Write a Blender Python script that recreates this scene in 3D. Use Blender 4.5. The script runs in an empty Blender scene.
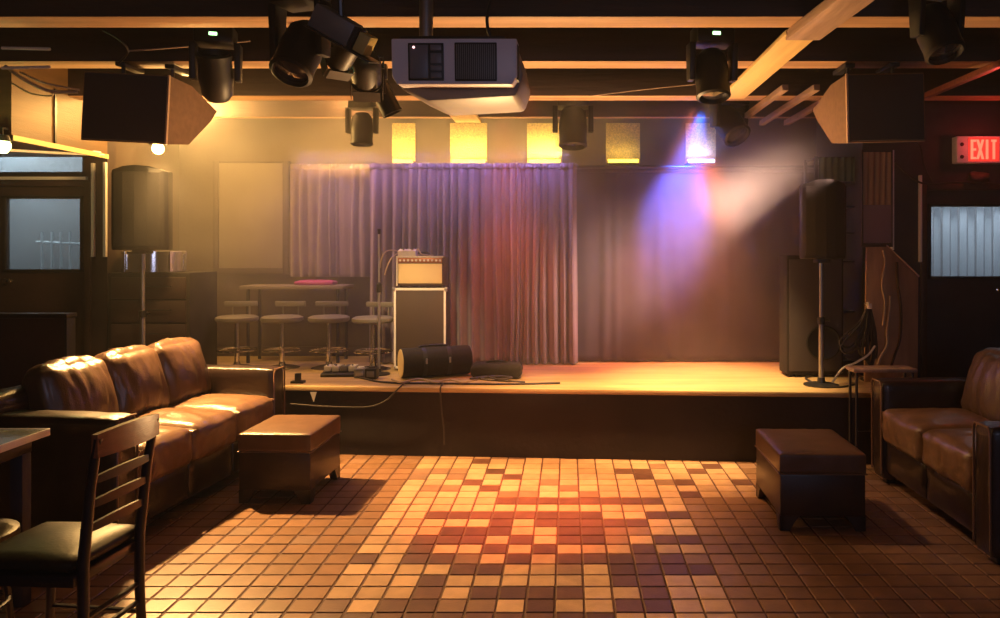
import bpy, bmesh, math, random
from mathutils import Vector, Matrix, noise
random.seed(7)
scene = bpy.context.scene
COL = scene.collection
PI = math.pi
F, H = 760.0, 1.55
def P(px, py, d):
    """world point seen at photo pixel (px, py) when it stands d metres away"""
    return Vector(((px-567)*d/F, d, H-(py-249)*d/F))
def X(px, d): return (px-567)*d/F
def Z(py, d): return H-(py-249)*d/F

# ------------------------------------------------------------------ materials
def mat(name, col, rough=0.5, metal=0.0, var=0.0, vscale=8.0, bump=0.0, bscale=60.0, coat=0.0, spec=0.5, sheen=0.0, island=0.0, stretch=(1,1,1)):
    m = bpy.data.materials.new(name); m.use_nodes = True
    nt = m.node_tree; b = nt.nodes['Principled BSDF']
    b.inputs['Base Color'].default_value = (*col, 1); b.inputs['Roughness'].default_value = rough
    b.inputs['Metallic'].default_value = metal; b.inputs['Coat Weight'].default_value = coat
    b.inputs['Specular IOR Level'].default_value = spec; b.inputs['Sheen Weight'].default_value = sheen
    L = nt.links
    tc = nt.nodes.new('ShaderNodeTexCoord'); mp = nt.nodes.new('ShaderNodeMapping')
    mp.inputs['Scale'].default_value = stretch; L.new(tc.outputs['Object'], mp.inputs['Vector'])
    fac = None
    if var:
        n = nt.nodes.new('ShaderNodeTexNoise'); n.inputs['Scale'].default_value = vscale; n.inputs['Detail'].default_value = 5
        L.new(mp.outputs[0], n.inputs['Vector'])
        r = nt.nodes.new('ShaderNodeMapRange'); r.inputs[1].default_value = .3; r.inputs[2].default_value = .7
        r.inputs[3].default_value = 1-var; r.inputs[4].default_value = 1+var
        L.new(n.outputs[0], r.inputs[0]); fac = r.outputs[0]
    if island:
        g = nt.nodes.new('ShaderNodeNewGeometry'); r2 = nt.nodes.new('ShaderNodeMapRange')
        r2.inputs[3].default_value = 1-island; r2.inputs[4].default_value = 1+island
        L.new(g.outputs['Random Per Island'], r2.inputs[0])
        if fac is not None:
            mm = nt.nodes.new('ShaderNodeMath'); mm.operation = 'MULTIPLY'
            L.new(fac, mm.inputs[0]); L.new(r2.outputs[0], mm.inputs[1]); fac = mm.outputs[0]
        else: fac = r2.outputs[0]
    if fac is not None:
        vm = nt.nodes.new('ShaderNodeVectorMath'); vm.operation = 'SCALE'; vm.inputs[0].default_value = col
        L.new(fac, vm.inputs['Scale']); L.new(vm.outputs[0], b.inputs['Base Color'])
    if bump:
        n2 = nt.nodes.new('ShaderNodeTexNoise'); n2.inputs['Scale'].default_value = bscale; n2.inputs['Detail'].default_value = 4
        L.new(mp.outputs[0], n2.inputs['Vector'])
        bp = nt.nodes.new('ShaderNodeBump'); bp.inputs['Strength'].default_value = bump; bp.inputs['Distance'].default_value = .01
        L.new(n2.outputs[0], bp.inputs['Height']); L.new(bp.outputs[0], b.inputs['Normal'])
    return m
def emit(name, col, s):
    m = bpy.data.materials.new(name); m.use_nodes = True
    b = m.node_tree.nodes['Principled BSDF']; b.inputs['Base Color'].default_value = (*[c*.5 for c in col], 1)
    b.inputs['Emission Color'].default_value = (*col, 1); b.inputs['Emission Strength'].default_value = s
    return m
def glassmat(name, tint, frost=0.0):
    m = bpy.data.materials.new(name); m.use_nodes = True
    nt = m.node_tree; nt.nodes.remove(nt.nodes['Principled BSDF']); out = nt.nodes['Material Output']
    t = nt.nodes.new('ShaderNodeBsdfTransparent'); t.inputs[0].default_value = (*tint, 1)
    g = nt.nodes.new('ShaderNodeBsdfGlossy'); g.inputs['Roughness'].default_value = .05
    d = nt.nodes.new('ShaderNodeBsdfTranslucent'); d.inputs[0].default_value = (.6, .65, .7, 1)
    m1 = nt.nodes.new('ShaderNodeMixShader'); m1.inputs[0].default_value = frost
    m2 = nt.nodes.new('ShaderNodeMixShader'); fr = nt.nodes.new('ShaderNodeFresnel')
    nt.links.new(t.outputs[0], m1.inputs[1]); nt.links.new(d.outputs[0], m1.inputs[2])
    nt.links.new(fr.outputs[0], m2.inputs[0]); nt.links.new(m1.outputs[0], m2.inputs[1]); nt.links.new(g.outputs[0], m2.inputs[2])
    nt.links.new(m2.outputs[0], out.inputs[0])
    return m
M = {}
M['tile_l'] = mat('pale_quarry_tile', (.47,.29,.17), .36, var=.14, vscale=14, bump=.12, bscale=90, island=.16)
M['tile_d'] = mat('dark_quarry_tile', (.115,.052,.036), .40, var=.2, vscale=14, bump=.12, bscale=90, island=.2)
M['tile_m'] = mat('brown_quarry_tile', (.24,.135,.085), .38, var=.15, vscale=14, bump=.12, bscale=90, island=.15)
M['tile_b'] = mat('terracotta_quarry_tile', (.245,.13,.072), .33, var=.15, vscale=12, bump=.12, bscale=90, island=.12)
M['grout'] = mat('dark_grout', (.085,.035,.024), .8, var=.3, vscale=20, bump=.3)
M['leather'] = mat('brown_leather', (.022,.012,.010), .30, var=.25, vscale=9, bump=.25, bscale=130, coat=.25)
M['leather_seat'] = mat('lit_seat_leather', (.165,.088,.048), .28, var=.25, vscale=9, bump=.25, bscale=130, coat=.25)  # lighter copy of the sofa leather, light on the seats in its colour
M['leather_tan'] = mat('lit_cushion_leather', (.085,.046,.028), .30, var=.2, vscale=7, bump=.25, bscale=130, coat=.15)  # same leather lightened, light on the back cushions painted in
M['piping'] = mat('leather_piping', (.16,.085,.05), .35)
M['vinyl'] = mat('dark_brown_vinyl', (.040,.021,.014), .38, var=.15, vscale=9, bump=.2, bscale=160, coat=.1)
M['vinyl_top'] = mat('lit_vinyl_lid', (.115,.058,.030), .36, var=.15, vscale=9, bump=.2, bscale=160, coat=.15)  # body vinyl made lighter to carry the light on the lid
M['black'] = mat('black_plastic', (.010,.009,.009), .48, var=.15, vscale=10)
M['blackmat'] = mat('matt_black_paint', (.022,.017,.016), .75, var=.25, vscale=5, bump=.15)
M['carpet'] = mat('black_box_carpet', (.018,.014,.013), .95, var=.25, vscale=60, bump=.5, bscale=300)
M['grille'] = mat('speaker_grille', (.060,.050,.058), .55, metal=.3, bump=.6, bscale=420)
M['grilledark'] = mat('black_speaker_mesh', (.018,.016,.016), .6, metal=.2, bump=.6, bscale=420)
M['steel'] = mat('dull_steel', (.42,.41,.40), .38, metal=.9, var=.1)
M['chrome'] = mat('chrome', (.80,.78,.74), .13, metal=1)
M['darksteel'] = mat('black_metal', (.05,.048,.05), .35, metal=.6)
M['wall'] = mat('dark_brown_wall_paint', (.065,.043,.031), .8, var=.15, vscale=3, bump=.2, bscale=25)
M['wall_navy'] = mat('dark_navy_paint', (.028,.026,.038), .6, var=.2, vscale=3, bump=.15, bscale=25)
M['wall_dark'] = mat('dark_maroon_paint', (.040,.022,.020), .6, var=.2, vscale=3, bump=.15, bscale=25)
M['tan_panel'] = mat('varnished_tan_panel', (.14,.075,.03), .5, var=.25, vscale=3, bump=.15, bscale=20, stretch=(1,.3,4))
M['ceiling'] = mat('black_ceiling_boards', (.020,.013,.012), .8, var=.3, vscale=4, bump=.2)
M['beam'] = mat('lit_rough_joist_timber', (.42,.25,.13), .62, var=.3, vscale=6, bump=.3, bscale=30, stretch=(.15,2,2))
M['beam_dark'] = mat('shaded_joist_timber', (.045,.026,.021), .7, var=.3, vscale=6, bump=.3, bscale=30, stretch=(.15,2,2))  # same timber darkened to paint shade on the joist sides
M['pine'] = mat('pale_pine_plank', (.80,.58,.24), .5, var=.15, vscale=5, bump=.15, bscale=25, stretch=(3,.2,3))
M['pinegrey'] = mat('weathered_plank', (.36,.24,.17), .6, var=.3, vscale=7, bump=.3, bscale=25, stretch=(3,.3,3))
M['stagefloor'] = mat('worn_plywood_deck', (.52,.36,.17), .45, var=.22, vscale=5, bump=.15, bscale=30, stretch=(.3,2,1))
M['stagefront'] = mat('black_stage_skirt', (.013,.008,.009), .75, var=.3, vscale=4, bump=.25, bscale=30)
M['curtain'] = mat('mauve_curtain_cloth', (.135,.092,.115), .85, var=.12, vscale=6, sheen=.3, bump=.2, bscale=200)
M['curtain_black'] = mat('dark_curtain_cloth', (.024,.018,.028), .9, var=.15, vscale=5, sheen=.2, bump=.2, bscale=200)
M['screen'] = mat('matt_board', (.18,.15,.12), .7, var=.06, vscale=3)
M['gold'] = mat('glitter_gold_panel', (.72,.55,.22), .35, metal=.5, var=.35, vscale=70, bump=1.0, bscale=120)
M['wood_red'] = mat('red_brown_wood', (.26,.085,.038), .34, var=.25, vscale=6, bump=.1, bscale=30, coat=.3, stretch=(1,6,6))
M['wood_black'] = mat('black_lacquered_wood', (.018,.014,.015), .30, var=.2, coat=.3)
M['stoolseat'] = mat('grey_stool_vinyl', (.16,.145,.12), .5)
M['seat'] = mat('dark_olive_vinyl', (.026,.019,.010), .42, var=.15, spec=.35, bump=.1)
M['tabletop'] = mat('grey_green_laminate', (.20,.22,.17), .22, var=.06, coat=.2)
M['plywood'] = mat('brown_plywood', (.40,.24,.14), .6, var=.25, vscale=4, bump=.15, bscale=30, stretch=(3,3,.4))
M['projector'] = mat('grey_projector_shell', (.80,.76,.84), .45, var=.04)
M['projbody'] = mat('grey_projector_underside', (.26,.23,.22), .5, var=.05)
M['projpanel'] = mat('grey_control_panel', (.16,.155,.18), .4)
M['whiteish'] = mat('off_white_plastic', (.62,.58,.50), .45)
M['cream'] = mat('cream_grille_cloth', (.74,.58,.30), .8, bump=.4, bscale=350)
M['tolex'] = mat('brown_tolex', (.055,.032,.022), .6, bump=.3, bscale=250)
M['ampface'] = mat('copper_control_plate', (.38,.15,.06), .4, metal=.5)
M['grey'] = mat('mid_grey_metal', (.17,.165,.17), .45, metal=.3)
M['mauve'] = mat('dusty_mauve_cloth', (.22,.15,.20), .8)
M['green'] = mat('dark_green_cloth', (.08,.12,.085), .8)
M['magenta'] = mat('magenta_cloth', (.36,.05,.19), .8)
M['cable'] = mat('black_rubber_cable', (.030,.024,.022), .5)
M['cablelight'] = mat('tan_rubber_cable', (.42,.31,.22), .5)
M['white'] = mat('white_plastic', (.75,.72,.68), .4)
M['yellowlabel'] = mat('yellow_label', (.5,.38,.12), .6)
M['glass'] = glassmat('window_glass', (.80,.86,.92), .12)
M['outwall'] = mat('pale_street_wall', (.50,.54,.58), .8, var=.1, vscale=2)
M['blind'] = mat('grey_blind_strip', (.70,.70,.68), .7)
M['trimstrip'] = mat('pale_metal_strip', (.86,.82,.75), .4)
M['lens'] = mat('dark_glass_lens', (.03,.03,.04), .08, coat=1)
M['e_warm'] = emit('warm_bulb_glow', (1,.66,.22), 28)
M['e_yel'] = emit('yellow_led_bar_glow', (1,.66,.06), 5)
M['e_blue'] = emit('blue_white_led_bar_glow', (.42,.45,1), 7)
M['e_green'] = emit('green_status_glow', (.45,1,.40), 5)
M['e_lime'] = emit('lime_lamp_glow', (.80,1,.35), 9)
M['e_red'] = emit('exit_sign_face', (1,.06,.04), .75)
M['e_redtxt'] = emit('exit_sign_letters', (1,.22,.12), 1.3)
M['e_pink'] = emit('pink_led_glow', (1,.5,.5), 2.5)
M['e_win'] = emit('far_lit_window', (.75,.95,.95), 1.5)
M['e_hot'] = emit('warm_white_beam_lens', (1,.78,.5), 10)

# ------------------------------------------------------------------ mesh builder
class MB:
    def __init__(s): s.v=[]; s.f=[]; s.mi=[]; s.sm=[]
    def add(s, v, f, mi=0, sm=False, mtx=None):
        o = len(s.v)
        s.v += [tuple(mtx @ Vector(p)) if mtx else tuple(p) for p in v]
        for q in f: s.f.append([o+i for i in q]); s.mi.append(mi); s.sm.append(sm)
        return s
    def frombm(s, bm, mi=0, sm=False, mtx=None):
        bm.verts.index_update()
        return s.add([v.co.copy() for v in bm.verts], [[v.index for v in f.verts] for f in bm.faces], mi, sm, mtx)
    def box(s, lo, hi, bev=0.0, mi=0, mtx=None, seg=2):
        lo, hi = Vector(lo), Vector(hi); c=(lo+hi)/2; d=hi-lo
        bm = bmesh.new(); bmesh.ops.create_cube(bm, size=1)
        for v in bm.verts: v.co = Vector((v.co.x*d.x, v.co.y*d.y, v.co.z*d.z))+c
        if bev: bmesh.ops.bevel(bm, geom=bm.edges[:], offset=min(bev, min(d)*.49), segments=seg, affect='EDGES', profile=.5)
        s.frombm(bm, mi, bool(bev), mtx); bm.free(); return s
    def prism(s, poly, lo, hi, axis='x', bev=0.0, mi=0, mtx=None):
        """poly: 2-D outline in the other two axes (y,z / x,z / x,y), extruded from lo to hi"""
        def pt(a,b,t): return {'x':(t,a,b),'y':(a,t,b),'z':(a,b,t)}[axis]
        bm = bmesh.new()
        A=[bm.verts.new(pt(a,b,lo)) for a,b in poly]; B=[bm.verts.new(pt(a,b,hi)) for a,b in poly]
        bm.faces.new(A); bm.faces.new(B[::-1]); n=len(poly)
        for i in range(n): bm.faces.new((A[i],B[i],B[(i+1)%n],A[(i+1)%n]))
        bmesh.ops.recalc_face_normals(bm, faces=bm.faces[:])
        if bev: bmesh.ops.bevel(bm, geom=bm.edges[:], offset=bev, segments=2, affect='EDGES', profile=.5)
        s.frombm(bm, mi, bool(bev), mtx); bm.free(); return s
    def tube(s, pts, r, n=8, mi=0, caps=True, mtx=None):
        pts=[Vector(p) for p in pts]; rs = r if isinstance(r,(list,tuple)) else [r]*len(pts)
        v=[]; f=[]; up=None
        for i,p in enumerate(pts):
            t=(pts[min(i+1,len(pts)-1)]-pts[max(i-1,0)]).normalized()
            if up is None:
                up = Vector((0,0,1)) if abs(t.z)<.9 else Vector((1,0,0))
            a=(up - t*up.dot(t))
            if a.length<1e-5: a=t.orthogonal()
            a.normalize(); up=a; b=t.cross(a)
            for k in range(n):
                an=2*PI*k/n; v.append(p+(a*math.cos(an)+b*math.sin(an))*rs[i])
        for i in range(len(pts)-1):
            for k in range(n):
                f.append((i*n+k, i*n+(k+1)%n, (i+1)*n+(k+1)%n, (i+1)*n+k))
        if caps: f.append(tuple(range(n))[::-1]); f.append(tuple(range((len(pts)-1)*n, len(pts)*n)))
        return s.add(v,f,mi,True,mtx)
    def lathe(s, prof, n=24, mi=0, mtx=None):
        """prof: list of (radius, height) around local z"""
        v=[]; f=[]
        for r,z in prof:
            for k in range(n): a=2*PI*k/n; v.append((r*math.cos(a), r*math.sin(a), z))
        for i in range(len(prof)-1):
            for k in range(n): f.append((i*n+k, i*n+(k+1)%n, (i+1)*n+(k+1)%n, (i+1)*n+k))
        if prof[0][0]>1e-4: f.append(tuple(range(n))[::-1])
        if prof[-1][0]>1e-4: f.append(tuple(range((len(prof)-1)*n, len(prof)*n)))
        return s.add(v,f,mi,True,mtx)
    def grid(s, fn, nu, nv, mi=0, sm=True, mtx=None):
        v=[fn(i/nu, j/nv) for j in range(nv+1) for i in range(nu+1)]
        f=[(j*(nu+1)+i, j*(nu+1)+i+1, (j+1)*(nu+1)+i+1, (j+1)*(nu+1)+i) for j in range(nv) for i in range(nu)]
        return s.add(v,f,mi,sm,mtx)
    def cushion(s, c, size, r=.05, puff=(.02,.02,.02), wr=0.0, seed=0, n=14, mi=0, mtx=None, wdir=(1,1,1)):
        """soft rounded box with crowned faces and noise wrinkles"""
        bm=bmesh.new(); bmesh.ops.create_cube(bm,size=2)
        bmesh.ops.subdivide_edges(bm, edges=bm.edges[:], cuts=n, use_grid_fill=True)
        hx,hy,hz=[q/2 for q in size]
        for v in bm.verts:
            u=v.co.copy()
            q=Vector((u.x*hx,u.y*hy,u.z*hz))
            inner=Vector((max(-hx+r,min(hx-r,q.x)),max(-hy+r,min(hy-r,q.y)),max(-hz+r,min(hz-r,q.z))))
            dv=q-inner
            if dv.length>1e-6: q=inner+dv.normalized()*r
            cx,cy,cz=[math.cos(min(1,abs(w))*PI/2) for w in u]
            q.x+=math.copysign(puff[0]*cy*cz,u.x)*abs(u.x)**4; q.y+=math.copysign(puff[1]*cx*cz,u.y)*abs(u.y)**4
            q.z+=math.copysign(puff[2]*cx*cy,u.z)*abs(u.z)**4
            if wr:
                pq=Vector((q.x*wdir[0],q.y*wdir[1],q.z*wdir[2]))*9+Vector((seed*7.3,seed*3.1,seed*1.7))
                a=noise.noise(pq)+.5*noise.noise(pq*2.1)
                q+=Vector((u.x*.3,u.y,u.z)).normalized()*wr*(abs(a)*-2+.4)
            v.co=q+Vector(c)
        s.frombm(bm,mi,True,mtx); bm.free(); return s
    def build(s, name, mats, parent=None, loc=None, rot=None):
        me=bpy.data.meshes.new(name); me.from_pydata(s.v,[],s.f); me.update()
        for m in (mats if isinstance(mats,(list,tuple)) else [mats]): me.materials.append(M[m] if isinstance(m,str) else m)
        me.polygons.foreach_set('material_index', s.mi); me.polygons.foreach_set('use_smooth', s.sm)
        bm=bmesh.new(); bm.from_mesh(me); bmesh.ops.recalc_face_normals(bm, faces=bm.faces[:]); bm.to_mesh(me); bm.free()
        if any(s.sm):
            try: me.set_sharp_from_angle(angle=math.radians(42))
            except Exception: pass
        o=bpy.data.objects.new(name,me); COL.objects.link(o)
        if parent: o.parent=parent
        if loc is not None: o.location=loc
        if rot is not None: o.rotation_euler=rot
        return o
def T(loc=(0,0,0), rot=(0,0,0)):
    from mathutils import Euler
    return Matrix.Translation(Vector(loc)) @ Euler(rot).to_matrix().to_4x4()
def aim(p, q):
    """matrix at p whose local +z points to q"""
    z=(Vector(q)-Vector(p)).normalized()
    return Matrix.Translation(Vector(p)) @ z.to_track_quat('Z','Y').to_matrix().to_4x4()
def tag(o, label=None, cat=None, group=None, kind=None):
    if label: o['label']=label
    if cat: o['category']=cat
    if group: o['group']=group
    if kind: o['kind']=kind
    return o
def thing(name, label, cat, loc=(0,0,0), rz=0.0, group=None):
    o=bpy.data.objects.new(name,None); COL.objects.link(o); o.empty_display_size=.1
    o.location=loc; o.rotation_euler=(0,0,rz)
    return tag(o,label,cat,group)
def struct(name, mb, m, label=None): return tag(mb.build(name,m), label, None, None, 'structure')
def dup(root, loc, rz, label):
    r=root.copy(); COL.objects.link(r); r.location=loc; r.rotation_euler=(0,0,rz); r['label']=label
    for ch in list(root.children):
        c=ch.copy(); COL.objects.link(c); c.parent=r
        for g in list(ch.children):
            e=g.copy(); COL.objects.link(e); e.parent=c
    return r
def spline(pts, k=8):
    """Catmull-Rom through the points"""
    P_=[Vector(p) for p in pts]; P_=[P_[0]*2-P_[1]]+P_+[P_[-1]*2-P_[-2]]; out=[]
    for i in range(1,len(P_)-2):
        a,b,c,d=P_[i-1:i+3]
        for j in range(k):
            t=j/k; out.append(.5*((2*b)+(c-a)*t+(2*a-5*b+4*c-d)*t*t+(3*b-a-3*c+d)*t**3))
    out.append(P_[-2]); return out

# ================================================================== SETTING
XL, XR, YB, YD, ZC = -3.75, 2.41, 7.35, 6.2, 2.96     # stage recess side walls, back wall, door walls, ceiling
SH = .517                                              # stage height
def sf(x): return 5.73-.065*(x+2.15)                   # y of the stage front edge at x
# floor of quarry tiles
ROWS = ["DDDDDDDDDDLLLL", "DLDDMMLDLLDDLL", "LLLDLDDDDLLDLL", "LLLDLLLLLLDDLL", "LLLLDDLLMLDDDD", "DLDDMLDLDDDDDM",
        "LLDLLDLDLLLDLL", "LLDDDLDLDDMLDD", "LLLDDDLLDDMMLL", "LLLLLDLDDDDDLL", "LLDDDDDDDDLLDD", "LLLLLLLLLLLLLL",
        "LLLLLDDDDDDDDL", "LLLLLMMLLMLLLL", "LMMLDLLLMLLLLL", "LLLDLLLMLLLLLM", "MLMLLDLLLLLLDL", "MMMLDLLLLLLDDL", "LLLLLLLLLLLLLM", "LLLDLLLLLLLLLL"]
TX, TY, X0, Y0 = .128, .125, -.052, 3.24
mb=MB(); g=.0035; rnd=random.Random(3)
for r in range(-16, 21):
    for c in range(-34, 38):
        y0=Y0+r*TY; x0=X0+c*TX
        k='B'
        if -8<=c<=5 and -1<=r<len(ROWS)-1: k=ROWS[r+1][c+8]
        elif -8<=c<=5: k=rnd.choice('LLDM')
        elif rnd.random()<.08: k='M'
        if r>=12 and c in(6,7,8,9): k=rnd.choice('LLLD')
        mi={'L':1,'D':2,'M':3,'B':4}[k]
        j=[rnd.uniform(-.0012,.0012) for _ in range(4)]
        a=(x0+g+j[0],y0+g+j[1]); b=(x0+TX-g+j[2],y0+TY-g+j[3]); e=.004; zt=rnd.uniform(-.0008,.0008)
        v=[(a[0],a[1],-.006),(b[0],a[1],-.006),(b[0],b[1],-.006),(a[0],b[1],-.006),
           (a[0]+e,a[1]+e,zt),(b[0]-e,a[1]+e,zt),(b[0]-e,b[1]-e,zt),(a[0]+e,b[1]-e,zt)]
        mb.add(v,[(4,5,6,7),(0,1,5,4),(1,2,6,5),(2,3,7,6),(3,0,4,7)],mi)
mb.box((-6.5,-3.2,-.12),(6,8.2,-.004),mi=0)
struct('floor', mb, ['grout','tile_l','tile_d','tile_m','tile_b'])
mb=MB(); mb.box((-6.5,-3.2,ZC),(6,8.2,ZC+.12))
for i in range(30): mb.box((-6.5+i*.42,-3.2,ZC-.012),(-6.5+i*.42+.40,8.2,ZC+.002),bev=.004)
struct('ceiling', mb, 'ceiling')
struct('wall_back', MB().box((-6.5,YB,0),(6,YB+.12,ZC)), 'wall')
struct('wall_front', MB().box((-6.5,-3.2,0),(6,-3.08,ZC)), 'wall_dark')
struct('wall_left', MB().box((-6.5,-3.2,0),(-6.38,YD+2,ZC)), 'wall_dark')
struct('wall_right', MB().box((5.9,-3.2,0),(6.02,YD+2,ZC)), 'wall_navy')
# recess side walls beside the stage
struct('wall_stage_left', MB().box((XL-.12,YD+.12,0),(XL,YB,ZC)), 'wall')
struct('wall_stage_right', MB().box((XR,YD+.12,0),(XR+.12,YB,ZC)), 'wall_navy')
# door walls, each with a door opening
DLx0, DLx1, DTop = -4.78, -3.93, 2.06
tr0, tr1 = 2.15, 2.42
mb=MB(); mb.box((-6.5,YD,0),(DLx0,YD+.12,ZC)); mb.box((DLx1,YD,0),(XL,YD+.12,ZC)); mb.box((DLx0,YD,DTop),(DLx1,YD+.12,tr0)); mb.box((DLx0,YD,tr1),(DLx1,YD+.12,ZC))
struct('wall_left_door_side', mb, 'wall_dark')
DRx0, DRx1, DRt = 2.93, 3.80, 2.03
mb=MB(); mb.box((XR,YD,0),(DRx0,YD+.12,ZC)); mb.box((DRx1,YD,0),(6,YD+.12,ZC)); mb.box((DRx0,YD,DRt),(DRx1,YD+.12,ZC))
struct('wall_right_door_side', mb, 'wall_navy')
# transom light over the left door
tw=struct('window_1', MB().box((DLx0,YD+.01,tr0),(DLx1,YD+.05,tr0+.03)).box((DLx0,YD+.01,tr1-.03),(DLx1,YD+.05,tr1)).box((DLx0,YD+.01,tr0),(DLx0+.03,YD+.05,tr1)).box((DLx1-.03,YD+.01,tr0),(DLx1,YD+.05,tr1)), 'darksteel')
MB().box((DLx0+.03,YD+.025,tr0+.03),(DLx1-.03,YD+.033,tr1-.03)).build('pane','glass',tw)
def door(name, x0, x1, top, wx0, wx1, wz0, wz1, m, knobx, knobz):
    y0,y1=YD+.02,YD+.065
    d=MB(); d.box((x0,y0,0.005),(wx0,y1,top)); d.box((wx1,y0,0.005),(x1,y1,top)); d.box((wx0,y0,0.005),(wx1,y1,wz0)); d.box((wx0,y0,wz1),(wx1,y1,top))
    o=struct(name,d,m)
    fr=MB()
    for a,b in (((wx0-.02,y0-.012,wz0-.02),(wx0+.008,y0+.01,wz1+.02)),((wx1-.008,y0-.012,wz0-.02),(wx1+.02,y0+.01,wz1+.02)),((wx0-.02,y0-.012,wz0-.02),(wx1+.02,y0+.01,wz0+.006)),((wx0-.02,y0-.012,wz1-.006),(wx1+.02,y0+.01,wz1+.02))): fr.box(a,b,.003)
    fr.build('window_frame','darksteel',o)
    MB().box((wx0,y0+.018,wz0),(wx1,y0+.024,wz1)).build('pane','glass',o)
    k=MB(); k.lathe([(.0,0),(.022,0),(.022,.008),(.012,.012),(.012,.035),(.024,.045),(.024,.06),(.0,.066)],16,mtx=aim((knobx,y0,knobz),(knobx,y0-1,knobz)))
    k.build('door_handle','chrome',o); return o
door('door_1',DLx0,DLx1,DTop, X(4,YD),X(80,YD),Z(270,YD),Z(198,YD),'wall_dark',X(9,YD),Z(281,YD))
door('door_2',DRx0,DRx1,DRt, X(931,YD),X(1010,YD),Z(277,YD),Z(206,YD),'wall_navy',X(1000,YD),Z(290,YD))
def jamb(name,x0,x1,top):
    struct(name, MB().box((x0-.05,YD-.02,0),(x0,YD+.02,top+.05),.006).box((x1,YD-.02,0),(x1+.05,YD+.02,top+.05),.006).box((x0,YD-.02,top),(x1,YD+.02,top+.05),.006),'wall_dark')
jamb('trim_1',DLx0,DLx1,DTop); jamb('trim_2',DRx0,DRx1,DRt)
# outside the doors: a street wall, railings / strip blinds
struct('wall_street', MB().box((-6.4,7.6,-.1),(-3.9,7.7,3)).box((2.55,7.6,-.1),(5.8,7.7,3)),'outwall')
# soffit along the left side, metal edge trims
struct('wall_left_soffit', MB().box((-6.38,5.13,2.30),(XL,YD,ZC)), ['tan_panel'])
struct('trim_3', MB().box((-6.3,5.118,2.285),(XL+.012,5.13,2.32)).box((XL,5.118,2.285),(XL+.012,YD,2.32)), 'pine')
struct('trim_4', MB().box((XL+.001,5.55,2.32),(XL+.012,5.57,2.72)), 'darksteel')
def strip(name,px,y0,y1,d=YD-.03,w=.022):
    x=X(px,d); struct(name, MB().box((x-w/2,d,Z(y1,d)),(x+w/2,d+.03,Z(y0,d)),.003), 'trimstrip')
strip('trim_5',92,163,257); strip('trim_6',104,162,257); strip('trim_7',893,150,250); strip('trim_8',921,175,262); 
struct('trim_9', MB().box((-6.3,YD-.03,Z(180,YD)),(X(88,YD),YD,Z(177,YD))), 'trimstrip')
struct('trim_10', MB().tube([P(20,140,5.4),P(60,146,5.7),P(100,153,6.1)],.012), 'trimstrip')
struct('trim_11', MB().tube([P(6,150,5.3),P(60,153,5.8),P(104,155,6.12)],.010), 'trimstrip')
struct('baseboard_back', MB().box((XL,YB-.02,SH),(XR,YB,SH+.09),.004),'wall_dark')
# ceiling joists across the room
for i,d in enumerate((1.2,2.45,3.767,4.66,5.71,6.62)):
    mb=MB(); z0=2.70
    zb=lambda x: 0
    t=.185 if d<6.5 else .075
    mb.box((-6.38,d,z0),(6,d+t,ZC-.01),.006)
    mb.mi=[1 if max(mb.v[i][2] for i in q)<z0+.004 else 0 for q in mb.f]  # undersides take the lit tone, all other faces the shaded tone
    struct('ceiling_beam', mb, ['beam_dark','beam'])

# ------------------------------------------------------------------ stage
st=thing('stage_platform','low black fronted stage with worn yellow plywood deck','stage',(0,0,0))
xa,xb=XL,2.80
poly=[(xa,sf(xa)),(xb,sf(xb)),(xb,YD-.002),(XR-.002,YD-.002),(XR-.002,YB-.002),(xa+.002,YB-.002)]
MB().prism(poly,SH-.03,SH,'z').build('deck','stagefloor',st)
pf=[(xa+.0,sf(xa)+.03),(xb,sf(xb)+.03),(xb,sf(xb)+.06),(xa,sf(xa)+.06)]
MB().prism(pf,0.0,SH-.03,'z').build('front_skirt','stagefront',st)
ne=[(xa,sf(xa)-.012),(xb,sf(xb)-.012),(xb,sf(xb)+.02),(xa,sf(xa)+.02)]
MB().prism(ne,SH-.032,SH+.003,'z',bev=.004).build('nosing','stagefloor',st)

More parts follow.
